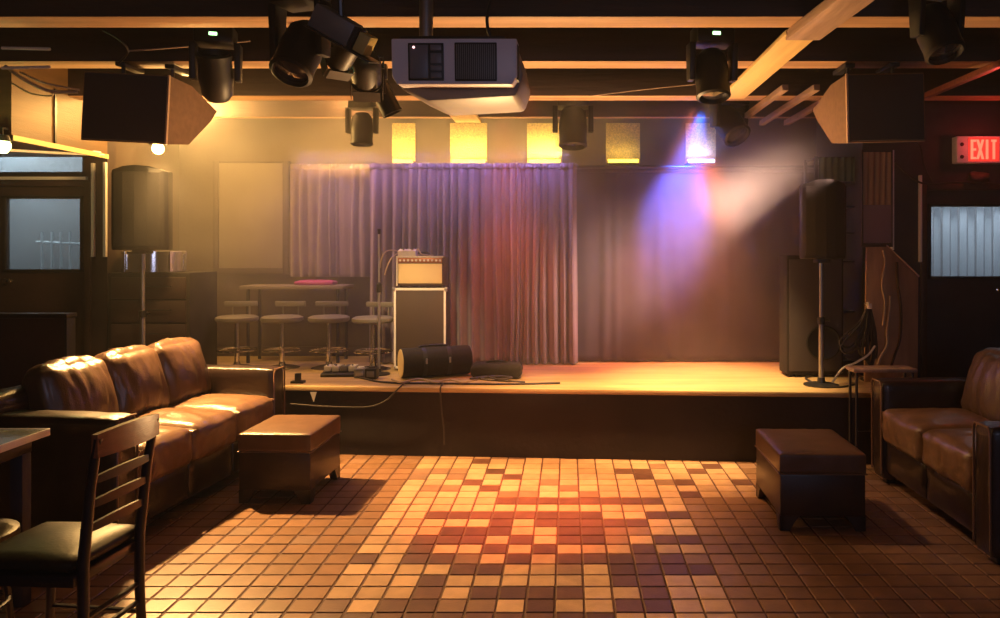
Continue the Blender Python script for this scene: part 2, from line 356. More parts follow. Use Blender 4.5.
# ------------------------------------------------------------------ back wall dressing
b=thing('wall_board','blank matt board in dark frame on the hazy back wall','board',(0,0,0))
d=7.31; x0,x1=X(219,d),X(283,d); z0,z1=Z(268,d),Z(163,d)
MB().box((x0,d,z0),(x1,d+.03,z1),.004).build('panel','screen',b)
fr=MB()
for a,c in (((x0-.05,d-.015,z0-.06),(x0,d+.035,z1+.02)),((x1,d-.015,z0-.06),(x1+.06,d+.035,z1+.02)),((x0,d-.015,z0-.06),(x1,d+.035,z0)),((x0,d-.015,z1),(x1,d+.035,z1+.02))): fr.box(a,c,.004)
fr.build('frame','wall_dark',b)
def curtain(name,label,x0,x1,y,z0,z1,m,folds,amp,seed):
    r=random.Random(seed); ph=[r.uniform(0,6.28) for _ in range(4)]
    nu=folds*14
    # uneven fold widths and depths
    edges=[0]; 
    for k in range(folds): edges.append(edges[-1]+r.uniform(.55,1.7))
    edges=[e/edges[-1] for e in edges]; dep=[r.uniform(.35,1.25) for _ in range(folds)]
    def wave(u):
        k=0
        while k<folds-1 and edges[k+1]<u: k+=1
        t=(u-edges[k])/(edges[k+1]-edges[k])
        return dep[k]*(math.cos(2*PI*t)*.5-.5)
    def fn(u,v):
        x=x0+(x1-x0)*u
        uu=min(1,max(0,u+.004*math.sin(v*4+u*31+ph[0])*v))
        a=amp*(.45+.75*min(1,v*2+.15))
        yy=2*a*wave(uu)+.25*a*math.sin(u*folds*5.1+ph[2]+v*1.6)
        return (x+.010*math.sin(v*4+u*17+ph[3])*v,y+yy,z1-(z1-z0)*v)
    c=thing(name,label,'curtain')
    o=MB().grid(fn,nu,30).build('cloth',m,c)
    md=o.modifiers.new('thickness','SOLIDIFY'); md.thickness=.004
    hd=MB().grid(lambda u,v:(x0+(x1-x0)*u, y-.006+2*amp*.55*wave(u), z1+.012-.05*v),nu,2)
    h=hd.build('header_tape',m,c); m2=h.modifiers.new('thickness','SOLIDIFY'); m2.thickness=.008
    return c
YC=6.83
ctop=Z(165,YC)
curtain('short_curtain','short mauve curtain over the back wall above the table',X(289,7.2),X(374,7.2),7.24,Z(277,7.2),Z(165,7.2),'curtain',10,.026,1)
curtain('stage_curtain','long pleated mauve curtain hanging to the deck behind the amplifier',X(370,YC),X(577,YC),YC,SH+.012,ctop,'curtain',24,.040,2)
curtain('black_backdrop','dark flat backdrop curtain filling the right half of the stage back',X(574,YC+.05),XR-.02,YC+.11,SH+.012,Z(168,YC+.07),'curtain_black',12,.007,3)
rd=thing('curtain_rod','black pipe carrying the stage curtains below the lit panels','curtain rod',(0,0,0))
MB().tube([(X(372,YC+.05),YC+.05,ctop-.012),(XR-.005,YC+.05,ctop-.012)],.014,12).build('pipe','darksteel',rd)
for px in (395,505,592,660,760):
    x=X(px,YC+.05); MB().tube([(x,YC+.05,ctop-.012),(x,YB-.002,ctop-.012)],.010).build('bracket','darksteel',rd)
# glitter panels with light bars under them
PAN=[(392,415,'e_yel','narrow dim gold glitter panel leftmost in the row above the curtain',.3),(450,487,'e_yel','gold glitter panel above the curtain, beside the projector corner',1.1),(527,562,'e_yel','brightest gold glitter panel above the curtain end',2.0),(606,640,'e_yel','dim gold glitter panel right of the hanging moving head',.22),(686,716,'e_blue','blue lit glitter panel at the right of the row',1.5)]
for x0,x1,e,lab,pw in PAN:
    d=7.31
    p=thing('glitter_panel',lab,'wall panel',(0,0,0),0,'glitter panels above the curtain')
    MB().box((X(x0,d),d,Z(164,d)),(X(x1,d),d+.03,Z(123,d)),.003).build('panel_face','gold',p)
    d2=7.19
    lb=thing('mounted_light_bar',('blue white' if e=='e_blue' else 'yellow')+' light bar under the '+' '.join(w for w in lab.split() if w not in('beside',))[:60].replace(',',''),'light',(0,0,0),0,'light bars under the glitter panels')
    lb['label']={392:'small yellow light bar under the narrow leftmost glitter panel',450:'yellow light bar under the glitter panel by the projector',527:'bright yellow light bar under the brightest glitter panel',606:'yellow light bar under the dim panel right of the moving head',686:'blue white light bar on the dark backdrop top'}[x0]
    xm0,xm1=X(x0+1,d2),X(x1-1,d2); zz=Z(162.5,d2)
    MB().box((xm0,d2-.02,zz-.008),(xm1,YB-.002,zz+.016),.003).build('housing','darksteel',lb)
    MB().box((xm0+.008,d2-.028,zz-.004),(xm1-.008,d2+.03,zz+.030),.003).build('diffuser',e,lb)
    L=bpy.data.lights.new('bar_light','AREA'); L.shape='RECTANGLE'; L.size=xm1-xm0; L.size_y=.03; L.energy=pw*2.2
    L.color=(1,.74,.26) if e=='e_yel' else (.30,.34,1); L.spread=math.radians(120)
    lo=bpy.data.objects.new('bar_light',L); COL.objects.link(lo); lo.location=((xm0+xm1)/2,d2+.02,zz+.03); lo.rotation_euler=(math.radians(180-20),0,0)

# ------------------------------------------------------------------ planks under the joists
pk=thing('ceiling_plank','bright pine plank nailed under the joists right of the projector','plank',(0,0,0))
MB().box((1.145,3.98,2.672),(1.325,5.68,2.6985),.003).build('board','pine',pk)
MB().prism([(1.15,4.0),(1.33,4.0),(1.36,3.35),(1.28,2.6),(1.14,2.6),(1.20,3.3)],2.648,2.6985,'z',bev=.003).build('splice_board','pinegrey',pk)
tag(MB().box((X(443,6.0)-.01,5.9,2.672),(X(469,6.0)+.01,6.76,2.6985),.003).build('ceiling_plank','pine'),'short bright plank seen under the projector body','plank')
for i,(x,lab) in enumerate(((1.50,'thin batten just right of the bright ceiling plank'),(1.72,'middle one of three thin battens at the stage ceiling right'),(1.94,'thin batten nearest the right hung speaker'))):
    tag(MB().box((x,5.3,2.655),(x+.045,6.8,2.6985),.003).build('ceiling_batten','pinegrey'),lab,'batten','thin battens under the joists')
tag(MB().box((2.62,3.4,2.66),(2.67,5.6,2.6985),.003).build('ceiling_batten','wood_red'),'reddish batten behind the right hung speaker','batten')

# ------------------------------------------------------------------ hung wedge speakers
def hung(name,label,x0,x1,roll,mirror):
    xm=(x0+x1)/2; t=thing(name,label,'speaker',(xm,4.45,2.38)); w=(x1-x0)/2
    t.rotation_euler=(0,roll,0)
    prof=[(0,.20),(0,-.205),(.27,-.17),(.54,.02),(.62,.10),(.27,.195)]
    MB().prism(prof,-w,w,'x',bev=.006).build('cabinet','tan_cab',t)
    MB().box((-w+.01,-.012,-.195),(w-.01,.004,.19),.005).build('grille','grille',t)
    e=MB(); e.box((w-.006 if not mirror else -w-.006,-.014,-.205),(w+.006 if not mirror else -w+.006,.006,.20),.003); e.build('edge_trim','tan_edge',t)
    for sx in (-.6*w,.6*w): MB().tube([(sx,.22,.18),(sx,.22,.30)],.012).box((sx-.03,.18,.28),(sx+.03,.40,.305),.003).build('hanging_bracket','darksteel',t)
    return t
M['tan_cab']=mat('brown_carpeted_cabinet',(.20,.115,.065),.85,var=.12,vscale=30,bump=.3,bscale=250)
M['tan_edge']=mat('worn_edge_trim',(.55,.36,.22),.5)
hung('hanging_speaker','wedge speaker hung left under the joists beside the warm lamp',X(82,4.45),X(168,4.45),.05,False)
hung('hanging_speaker','wedge speaker hung right under the joists near the exit sign',X(847,4.45),X(925,4.45),-.02,True)

# ------------------------------------------------------------------ projector
pj=thing('ceiling_projector','grey projector hanging from the ceiling on a round pole','projector',(X(454.5,3.0),3.0,2.20)); pj.rotation_euler=(math.radians(4.5),0,0)
w=.247
sec=lambda k:[(-w*k,.178),(w*k,.178),(w*k,.03),(w*k-.02,0),(-w*k+.02,0),(-w*k,.03)]
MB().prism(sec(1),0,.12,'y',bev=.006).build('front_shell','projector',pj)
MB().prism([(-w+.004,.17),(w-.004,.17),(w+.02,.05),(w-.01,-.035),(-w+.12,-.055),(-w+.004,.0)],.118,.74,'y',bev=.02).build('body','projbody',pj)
cp=MB().box((-w+.066,-.006,.014),(-w+.206,.004,.160),.003).build('control_panel','black',pj)
MB().box((-w+.073,-.011,.022),(-w+.146,-.004,.152),.002).build('display_plate','projpanel',cp)
bt=MB()
for z0,z1 in ((.130,.152),(.080,.120),(.052,.072),(.024,.045)): bt.box((-w+.155,-.011,z0),(-w+.198,-.004,z1),.002)
bt.build('button_block','projpanel',cp)
MB().lathe([(0,0),(.005,0),(.005,.002),(0,.003)],12,mtx=aim((-w+.090,-.011,.142),(-w+.090,-1,.142))).build('status_light','e_pink',cp)
vg=MB().box((-w+.249,-.006,.012),(-w+.415,.004,.162),.003).build('vent_grille','black',pj)
sl=MB()
for i in range(20): sl.box((-w+.256+i*.0078,-.009,.020),(-w+.2595+i*.0078,-.004,.154))
sl.build('vent_slat','grey',vg)
MB().box((w-.006,.02,.02),(w+.004,.10,.16),.004).build('side_vent','black',pj)
mp=MB(); mp.box((-w+.02,.06,.178),(w-.05,.55,.20),.004); mp.box((-.21,.2,.20),(.10,.4,.225),.006); mp.build('mount_plate','black',pj)
pm=MB().tube([(-.165,.30,.20),(-.165,.36,.76)],.030,16); pm.build('mount_pole','steel',pj)
MB().tube(spline([(.13,.2,.19),(.11,.2,.30),(.14,.25,.45),(.15,.3,.62)]),.007).build('power_cord','cable',pj)
MB().lathe([(0,0),(.06,0),(.06,.02),(.05,.03),(.045,.0)],20,mtx=aim((.05,.74,.06),(.05,2,.06))).build('lens','lens',pj)

# ------------------------------------------------------------------ stage lamps
def moving_head(label,p,top,w,tilt,yaw,led=True,scale=1.0):
    """base bolted under a joist, two yoke arms, round tilting head; p is the head centre"""
    t=thing('moving_head_spotlight',label,'stage light',p,yaw)
    h=top-p[2]; s=w/.30
    bz=h*.45 if h>.25 else .16*s
    MB().box((-.11*s,-.09*s,bz),(.11*s,.09*s,bz+.11*s),.012).build('base','black',t)
    cl=MB().box((-.025,-.03,bz+.10*s),(.025,.03,max(h-.0,bz+.12*s)),.004); cl.box((-.05*s,-.012,max(h-.03,bz+.1*s)),(.05*s,.012,max(h-.004,bz+.12*s)),.003); cl.build('clamp','darksteel',t)
    for sx in (-1,1):
        MB().prism([(-.05*s,bz+.01),(.05*s,bz+.01),(.035*s,-.03*s),(-.035*s,-.03*s)],sx*.125*s-.018*s,sx*.125*s+.018*s,'x',bev=.006).build('yoke_arm','black',t)
    hd=MB().lathe([(0,-.15*s),(.06*s,-.15*s),(.09*s,-.11*s),(.10*s,0),(.095*s,.08*s),(.10*s,.13*s),(.085*s,.14*s),(.08*s,.11*s)],20).build('head','black',t,rot=(tilt,0,0))
    MB().lathe([(0,.10*s),(.083*s,.105*s),(.083*s,.115*s),(0,.13*s)],20).build('lens','lens',hd)
    if led:
        MB().box((-.022*s,-.096*s,bz+.04*s),(.022*s,-.088*s,bz+.058*s),.002).build('status_display','e_green',t)
    return t
def par_can(label,p,q,top,r,L,m='black',door=True,lensm='lens'):
    """can pointing from p to q hung on a yoke from the joist at height top"""
    t=thing('par_can_spotlight',label,'stage light',p)
    A=aim((0,0,0),Vector(q)-Vector(p))
    c=MB().lathe([(0,-L*.5),(r*.55,-L*.5),(r*.8,-L*.42),(r,-L*.2),(r,L*.5),(r*1.06,L*.5),(r*1.06,L*.55),(r*.93,L*.55),(r*.9,L*.4)],22,mtx=A).build('can',m,t)
    MB().lathe([(0,L*.36),(r*.9,L*.4)],22,mtx=A).build('lens',lensm,c)
    h=top-p[2]; x=A.to_3x3()@Vector((1,0,0)); x.z=0; x.normalize(); x*=r*1.12
    MB().tube([(x.x,x.y,0),(x.x,x.y,h*.55),(-x.x,-x.y,h*.55),(-x.x,-x.y,0)],.009,6).build('yoke','darksteel',t)
    MB().box((-.02,-.02,h*.53),(.02,.02,h-.002),.003).build('clamp','darksteel',t)
    if door:
        bd=MB()
        for k in range(4):
            bd.box((-r*.9,r*1.02,L*.5),(r*.9,r*1.02+.004,L*.5+r*.9),mtx=A@T((0,0,0),(0,0,k*PI/2)))
        bd.build('barn_door','darksteel',t)
    return t
ZB=2.70; ZT=ZC-.014
moving_head('black moving head with bright clamp light, left, behind the hung speaker',P(216,76,4.42),ZT,.29,.5,.25)
moving_head('large black moving head hanging nearest the projector left',P(300,52,3.55),ZT,.30,2.6,-.3,False)
moving_head('black moving head with green display left of the pine plank',P(712,76,4.42),ZT,.30,2.9,.1)
moving_head('hazy moving head hanging centrally over the curtain end',P(573,128,6.40),ZT,.36,3.0,0,False)
moving_head('moving head half lost in haze at the blue lit joist',P(729,124,6.40),ZT,.36,2.4,.5,False)
moving_head('faint moving head in yellow haze left over the short curtain',P(362,130,6.42),ZT,.28,3.1,0,False)
moving_head('dark moving head with a curved glint at the top right',P(937,33,3.55),ZT,.27,2.7,.3,False)
p0=P(384,96,4.74); par_can('black can spotlight tilted down beside the projector',p0,p0+Vector((.20,.05,-.42)),ZB,.062,.22,door=False)
p1=P(366,68,4.3); par_can('stubby black spotlight above the tilted can',p1,p1+Vector((-.1,.5,-.35)),ZB,.085,.20)
p2=P(345,50,4.0); par_can('black flood lamp behind the tilted grey box',p2,p2+Vector((-.35,.4,-.3)),ZB,.07,.18)
gb=thing('tilted_flood_box','grey rectangular flood lamp tilted on the second joist','stage light',P(337,27,3.25)); gb.scale=(.88,.88,.88); gb.rotation_euler=(.25,math.radians(30),0)
MB().box((-.115,-.06,-.055),(.10,.06,.06),.008).build('housing','grey',gb)
MB().box((.10,-.055,-.055),(.122,.055,.055),.005).build('rear_cap','blackmat',gb)
MB().box((.13,-.05,-.05),(.19,.05,.045),.004).build('ballast_box','yellowlabel',gb)
MB().box((-.118,-.075,-.064),(.24,.075,-.055),.002).build('mount_tray','darksteel',gb)
MB().tube([(0,.0,.05),(-.22,.0,.46)],.014,8).build('clamp_arm','darksteel',gb)
ld=thing('status_lamp','small green lit indicator between flood lamp and projector','lamp',P(370,45,4.1))
MB().lathe([(0,-.012),(.018,-.012),(.018,0),(.008,.004),(.006,.03),(.0,.032)],16).build('lens','e_green',ld)
MB().tube([(0,0,.03),(0,0,ZB-P(370,45,4.1).z)],.008).build('stem','darksteel',ld)

# ------------------------------------------------------------------ warm wall lamp (key) and small lime lamp
KL=P(158,148,5.52)
wl=thing('hanging_lamp','glowing warm lamp below the corner of the left hung speaker','lamp',KL)
MB().lathe([(0,-.045),(.022,-.04),(.038,-.02),(.040,0),(.034,.02),(.02,.04)],20).build('bulb','e_warm',wl)
MB().lathe([(.02,.035),(.058,.02),(.062,.03),(.03,.06),(.02,.08),(0,.08)],20).build('shade','darksteel',wl)
MB().tube([(0,0,.07),(0,.05,.14),(0,.22,2.69-KL.z),(0,.22,2.70-KL.z)],.012).build('bracket','darksteel',wl)
g1=P(2,146,5.08)
gl=thing('lime_lamp','lime green glowing lamp under the soffit corner at the left edge','lamp',g1)
MB().lathe([(0,-.05),(.03,-.045),(.05,-.01),(.05,.02),(.03,.04)],18).build('bulb','e_lime',gl)
MB().lathe([(.03,.03),(.055,.03),(.04,.07),(0,.08)],18).build('cap','darksteel',gl)
MB().tube([(0,0,.07),(0,0,.12),(0,.049,.12)],.01).build('bracket','darksteel',gl)

# ------------------------------------------------------------------ stand speakers
def stand_speaker(lab_s,lab_st,px,d,zb,zt,w,yaw,base_z,tilt=0):
    x=X(px,d)
    s=thing('stand_speaker',lab_s,'speaker',(x,d,zb),yaw)
    hw=w/2; h=zt-zb; dp=.30
    pl=[(-hw,.0),(-hw*.86,-.055),(-hw*.45,-.085),(0,-.095),(hw*.45,-.085),(hw*.86,-.055),(hw,0),(hw*.62,dp),(-hw*.62,dp)]
    cab=MB().prism(pl,0,h,'z',bev=.012)
    for i,v in enumerate(cab.v):
        if v[2]>h*.5: cab.v[i]=(v[0],v[1],v[2]+.045*(1-(v[0]/hw)**2)-.02)
    cab.build('cabinet','black',s)
    pl2=[(-hw*.93,-.035),(-hw*.8,-.066),(-hw*.43,-.094),(0,-.104),(hw*.43,-.094),(hw*.8,-.066),(hw*.93,-.035),(hw*.9,-.02),(-hw*.9,-.02)]
    MB().prism(pl2,.03,h-.03,'z',bev=.004).build('grille','grilledark',s)
    MB().box((-.05,-.03,-.03),(.05,.11,.01),.006).build('pole_socket','black',s)
    t=thing('speaker_stand',lab_st,'stand',(x,d+.04,base_z),yaw)
    hh=zb-.03-base_z
    MB().tube([(0,0,.02),(0,0,hh*.55)],.019,12).tube([(0,0,hh*.5),(0,0,hh-.002)],.015,12).build('pole','steel',t)
    MB().lathe([(0,0),(.13,0),(.13,.008),(.11,.014),(.03,.022),(.025,.06),(.02,.06)],28).build('base_plate','darksteel',t)
    MB().lathe([(.019,hh*.5),(.03,hh*.5),(.03,hh*.5+.05),(.017,hh*.5+.055)],14).tube([(.02,-.0,hh*.5+.03),(.06,-.02,hh*.5+.03)],.007).build('collar','black',t)
    return s
stand_speaker('black curved speaker on a pole left of the stage below the warm lamp','thin steel pole stand holding the left speaker behind the sofa',140,5.92,Z(250,5.92),Z(169,5.92),.42,.12,SH)
stand_speaker('black curved speaker on a pole at the right stage edge','steel pole stand with round base at the right stage edge',823,5.72,Z(259,5.72),Z(183,5.72),.345,-.10,SH)

# ------------------------------------------------------------------ left of the stage
cb=thing('rack_cabinet','black drawer cabinet under the chrome drum at the left','cabinet',(-3.30,6.16,SH))
MB().box((-.42,0,0),(.245,.48,.84),.006).build('body','blackmat',cb)
for k in range(4):
    dr=MB().box((-.39,-.016,.06+k*.19),(.215,.0,.06+k*.19+.175),.005).build('drawer','wall_dark',cb)
    MB().tube([(-.1,-.016,.06+k*.19+.1),(-.1,-.035,.06+k*.19+.1),(.1,-.035,.06+k*.19+.1),(.1,-.016,.06+k*.19+.1)],.005,6).build('handle','darksteel',dr)
dz=SH+.84
dm=thing('chrome_drum','shallow chrome drum on the black drawer cabinet','drum',(-3.48,6.41,dz))
MB().lathe([(.0,.02),(.235,.02),(.235,.17),(.0,.17)],36).build('shell','chrome',dm)
for z in (.005,.15):
    MB().lathe([(.233,z),(.246,z),(.246,z+.024),(.233,z+.024)],36).build('hoop','chrome',dm)
MB().lathe([(0,.176),(.23,.176),(.233,.17)],36).build('drum_head','whiteish',dm)
for k in range(8):
    a=k*PI/4+.2; MB().tube([(.244*math.cos(a),.244*math.sin(a),.0),(.244*math.cos(a),.244*math.sin(a),.175)],.007,6).build('lug','chrome',dm)
pt=thing('booth_partition','black waist high booth partition behind the left sofa','partition',(0,0,0))
MB().box((-4.6,5.06,0),(X(67,5.06),5.13,Z(315,5.06)-.02)).build('panel','wall_dark',pt)
MB().box((-4.62,5.04,Z(315,5.06)-.02),(X(68,5.06)+.005,5.15,Z(315,5.06)+.01),.006).build('cap_rail','wood_black',pt)
MB().box((X(67,5.06)-.012,5.05,0),(X(67,5.06)+.006,5.14,Z(315,5.06)-.021),.003).build('end_post','darksteel',pt)

# ------------------------------------------------------------------ table and stools at the back of the stage
tb=thing('long_table','narrow grey table against the back wall under the board','table',(X(298,7.02),7.02,SH))
hw=(X(347,7.02)-X(246,7.02))/2; th=Z(285,7.02)-SH
MB().box((-hw,-.18,th-.03),(hw,.18,th),.004).build('tabletop','screen',tb)
for sx in (-1,1):
    for sy in (-1,1): MB().tube([(sx*(hw-.06),sy*.13,0),(sx*(hw-.06),sy*.13,th-.03)],.016,10).build('leg','darksteel',tb)
mc=tag(MB().cushion((0,0,.02),(.36,.16,.04),.018,(.0,.0,.01),.006,3,8).build('folded_cloth','magenta',None,(X(316,7.02),7.02,SH+th)),'magenta folded cloth lying on the back table','cloth')
def stool(label,px,d,rz,first=[None]):
    loc=(X(px,d),d,SH)
    if first[0]: return dup(first[0],loc,rz,label)
    s=thing('round_stool',label,'stool',loc,rz,'padded stools along the back table')
    z=.455
    MB().lathe([(0,z-.05),(.16,z-.05),(.175,z-.035),(.175,z-.012),(.15,z),(0,z+.005)],26).build('seat','stoolseat',s)
    MB().lathe([(.022,.03),(.022,z-.05),(.06,z-.05)],14).build('post','chrome',s)
    MB().lathe([(0,0),(.15,0),(.15,.008),(.10,.022),(.03,.035),(.022,.06)],26).build('base','chrome',s)
    MB().tube([(.16*math.cos(a),.16*math.sin(a)-.0,.16) for a in [k*PI/8 for k in range(17)]],.008,6).tube([(-.16,0,.16),(.16,0,.16)],.006,6).build('foot_ring','chrome',s)
    MB().prism([(-.14,z+.07),(.14,z+.07),(.14,z+.115),(-.14,z+.115)],.15,.17,'y',bev=.006).tube([(-.07,.16,z-.03),(-.07,.16,z+.09)],.007).tube([(.07,.16,z-.03),(.07,.16,z+.09)],.007).build('backrest','stoolseat',s)
    first[0]=s; return s
stool('pale padded stool at the left end of the back table',237,6.58,.2)
stool('pale padded stool in front of the middle of the back table',282,6.58,-.1)
stool('pale stool at the right end of the back table, nearest the curtain',329,6.58,.15)
stool('pale stool behind the microphone stand',373,6.50,-.2)

# ------------------------------------------------------------------ amplifiers
D=6.45
ac=thing('speaker_cabinet','tall black amplifier cabinet standing under the cream amplifier','amplifier',(X(420,D),D,SH))
hw=(X(446,D)-X(394,D))/2; hh=Z(288,D)-SH
MB().box((-hw,0,.02),(hw,.23,hh),.010).build('cabinet','carpet',ac)
fr=MB()
for a,c in (((-hw,-.012,.02),(-hw+.018,.004,hh)),((hw-.018,-.012,.02),(hw,.004,hh)),((-hw,-.012,.02),(hw,.004,.04)),((-hw,-.012,hh-.02),(hw,.004,hh))): fr.box(a,c,.003)
fr.build('edge_frame','trimstrip',ac)
MB().box((-hw+.018,-.006,.04),(hw-.018,.002,hh-.02),.002).build('grille','tolex',ac)
for sx in (-1,1):
    for sy in (.03,.20): MB().lathe([(0,0),(.02,0),(.017,.021),(0,.021)],12,mtx=T((sx*(hw-.04),sy,0))).build('foot','black',ac)
    MB().box((sx*hw-.012,-.014,hh-.03),(sx*hw+.012,.03,hh+.006),.004).build('corner_cap','steel',ac)
ca=thing('combo_amplifier','small cream fronted combo amplifier on the tall cabinet','amplifier',(X(419.5,D),D+.01,SH+hh+.007))
w2=(X(443,D)-X(396,D))/2; h2=.262
MB().box((-w2,0,.012),(w2,.20,h2),.008).build('cabinet','tolex',ca)
MB().box((-w2+.018,-.008,.032),(w2-.010,.004,h2-.062),.003).build('grille_cloth','cream',ca)
cp=MB().box((-w2+.014,-.010,h2-.055),(w2-.008,.006,h2-.014),.003).build('control_plate','ampface',ca)
kb=MB()
for k in range(11): MB().lathe([(0,0),(.010,0),(.008,.014),(0,.015)],10,mtx=aim((-w2+.035+k*.034,-.010,h2-.035),(-w2+.035+k*.034,-1,h2-.035))).build('knob','white',cp)
MB().box((-w2,-.012,h2-.012),(w2,.012,h2+.002),.003).build('top_trim','whiteish',ca)
MB().box((-w2,-.010,.012),(-w2+.014,.004,h2),.003).build('side_trim','whiteish',ca)
MB().tube(spline([(-.06,.11,h2),(-.05,.11,h2+.025),(.05,.11,h2+.025),(.06,.11,h2)],5),.008).build('handle','black',ca)
for sx in (-1,1): MB().lathe([(0,0),(.014,0),(.012,.013),(0,.013)],10,mtx=T((sx*(w2-.03),.06,0))).lathe([(0,0),(.014,0),(.012,.013),(0,.013)],10,mtx=T((sx*(w2-.03),.19,0))).build('foot','black',ca)
zt=SH+hh+.007+h2+.002
for px,w_,lab in ((402,.085,'cream pedal box at the left on top of the cream amplifier'),(411,.07,'cream pedal box second from left on the cream amplifier')):
    pb=thing('pedal_box',lab,'pedal',(X(px,D),D+.07,zt)); 
    MB().prism([(-.045,0),(.045,0),(.045,.062),(-.045,.045)],-w_/2,w_/2,'x',bev=.004).build('case','whiteish',pb)
    MB().lathe([(0,0),(.012,0),(.010,.014),(0,.015)],12,mtx=T((0,-.015,.05))).build('switch','chrome',pb)
    kk=MB(); 
    for q in (-.018,.018): kk.lathe([(0,0),(.008,0),(.007,.012),(0,.012)],10,mtx=T((q,.025,.058)))
    kk.build('knob','black',pb)
tag(MB().tube(spline([(X(399,D),D+.10,zt+.03),(X(393,D),D+.02,zt+.05),(X(386,D),D-.02,zt+.035),(X(382,D),D-.04,zt-.04),(X(381,D),D-.03,zt-.10)]),.0055,6).tube(spline([(X(397,D),D+.06,zt+.03),(X(392,D),D-.03,zt-.02),(X(388,D),D-.05,zt-.10),(X(386,D),D-.05,zt-.16)]),.0055,6).build('pedal_cable','cablelight'),'pale cable looping off the left of the cream amplifier','cable')
tag(MB().tube(spline([(X(414,D),D+.08,zt+.05),(X(417,D),D+.06,zt+.055),(X(420,D),D+.05,zt+.02),(X(424,D),D+.06,zt+.008),(X(431,D),D+.1,zt+.006)]),.006,6).build('patch_cable','cablelight'),'short pale patch cable on the amplifier top','cable')
# ------------------------------------------------------------------ microphone stand
msn=thing('microphone_stand','thin straight microphone stand left of the amplifiers','stand',(X(379,6.25),6.25,SH))
hm=Z(233,6.3)-SH
MB().tube([(0,0,.02),(0,0,hm*.6)],.012,10).tube([(0,0,hm*.6),(0,0,hm)],.008,10).build('pole','steel',msn)
MB().lathe([(0,0),(.09,0),(.09,.012),(.02,.025),(.012,.05)],24).build('base','darksteel',msn)
MB().lathe([(.012,hm*.58),(.02,hm*.58),(.02,hm*.64),(.009,hm*.65)],14).build('clutch','black',msn)
MB().lathe([(0,hm-.01),(.012,hm-.01),(.015,hm+.03),(.0,hm+.035)],12).build('clip','black',msn)
# ------------------------------------------------------------------ things on the stage floor
dc=thing('drum_case','black cylindrical soft case lying on the stage below the amplifiers','case',(X(435,6.15),6.17,SH+.122),math.radians(24)); r=.118
A=aim((-.28,0,0),(.3,.0,0))
MB().lathe([(0,0),(r*.95,0),(r,.012),(r*1.01,.28),(r,.548),(r*.95,.56),(0,.56)],32,mtx=A).build('body','carpet',dc)
MB().lathe([(0,-.004),(r*.93,-.004),(r*.97,.006),(r*.93,.012)],32,mtx=A).build('end_panel','cream',dc)
for z in (.16,.36): MB().lathe([(r*1.0,z),(r*1.035,z),(r*1.035,z+.03),(r*1.0,z+.03)],32,mtx=A).build('strap','black',dc)
for x in (-.10,.09): MB().box((x-.008,-r*1.06,.0),(x+.008,-r*.98,.045),.003).build('buckle','steel',dc)
MB().tube(spline([(-.14,0,r*1.0),(-.10,0,r*1.10),(.06,0,r*1.10),(.10,0,r*1.0)],5),.009,6).build('handle','black',dc)
bg=thing('flat_gear_bag','flat black gear bag lying right of the cylindrical case','bag',(X(497,6.12),6.12,SH))
MB().cushion((0,0,.064),(.40,.24,.105),.035,(.005,.005,.012),.012,4,12).build('body','carpet',bg)
MB().tube(spline([(-.10,-.03,.105),(-.06,-.05,.135),(.06,-.05,.135),(.10,-.03,.105)],5),.008,6).build('handle','black',bg)
pb=thing('pedal_board','black pedal board with pale topped pedals on the stage','pedal board',(X(341,6.22),6.22,SH),.03)
MB().prism([(-.10,0),(.10,0),(.10,.05),(-.10,.025)],-.14,.14,'x',bev=.004).build('board','black',pb)
for k in range(4): 
    q=MB().box((-.125+k*.066,-.05,.038),(-.07+k*.066,.06,.082),.004,mtx=T((0,0,0),(.0,0,0))).build('pedal','whiteish' if k!=2 else 'grey',pb)
    MB().lathe([(0,0),(.009,0),(.008,.012),(0,.012)],10,mtx=T((-.098+k*.066,-.025,.082))).build('switch','chrome',q)
for px,yy,lab,m,hh_ in ((361,6.12,'small grey box beside the pedal board','grey',.075),(372,6.06,'black upright power box between pedal board and microphone stand','black',.085)):
    bx=thing('floor_box',lab,'box',(X(px,yy),yy,SH)); MB().box((-.045,-.05,0),(.045,.05,hh_),.006).build('case',m,bx); MB().box((-.03,-.054,.02),(.03,-.048,hh_-.02),.002).build('faceplate','steel' if m=='grey' else 'grey',bx)
    MB().lathe([(0,0),(.03,0),(.025,.012),(0,.013)],14,mtx=T((0,0,hh_))).build('dial','whiteish' if m=='grey' else 'darksteel',bx)
eb=thing('edge_connector','small black connector box standing at the stage lip','box',(X(298,5.86),5.86,SH))
MB().box((-.02,-.02,.0),(.02,.02,.075),.004).build('plug','black',eb); MB().box((-.05,-.03,0),(.05,.03,.018),.004).build('base','black',eb)
def cab(name,label,pts,r=.007,m='cable',k=8): return tag(MB().tube(spline(pts,k),r,6).build(name,m),label,'cable')
def S(px,py): # point on the stage deck
    d=(H-SH)*F/(py-249); return Vector((X(px,d),d,SH+.008))
cab('stage_cable','black cable running from the pedal board along the deck',[S(350,375.5),S(362,379),S(385,383.2),S(430,384.4),S(455,384.6),S(500,385.2),S(560,384)],.008)
up=lambda p,q: p+Vector((0,0,q))
cab('stage_cable','pale cable snaking in front of the cylindrical case',[up(S(392,382.8),.018),up(S(402,385.8),.018),up(S(414,383),.018),up(S(424,382.9),.018),up(S(436,385.6),.018),up(S(450,383),.018),up(S(462,385.6),.018),up(S(477,383),.018)],.008,'cablelight')
cab('stage_cable','tangled dark cable below the flat gear bag',[up(S(470,384.4),.036),up(S(486,382.6),.036),up(S(500,385.4),.036),up(S(512,383),.036),up(S(494,382.2),.036),up(S(482,385),.036),S(525,383)],.008)
ex=lambda px: sf(X(px,5.65))-.018
fe=lambda px,z: Vector((X(px,5.66),sf(X(px,5.66))-.022,z))
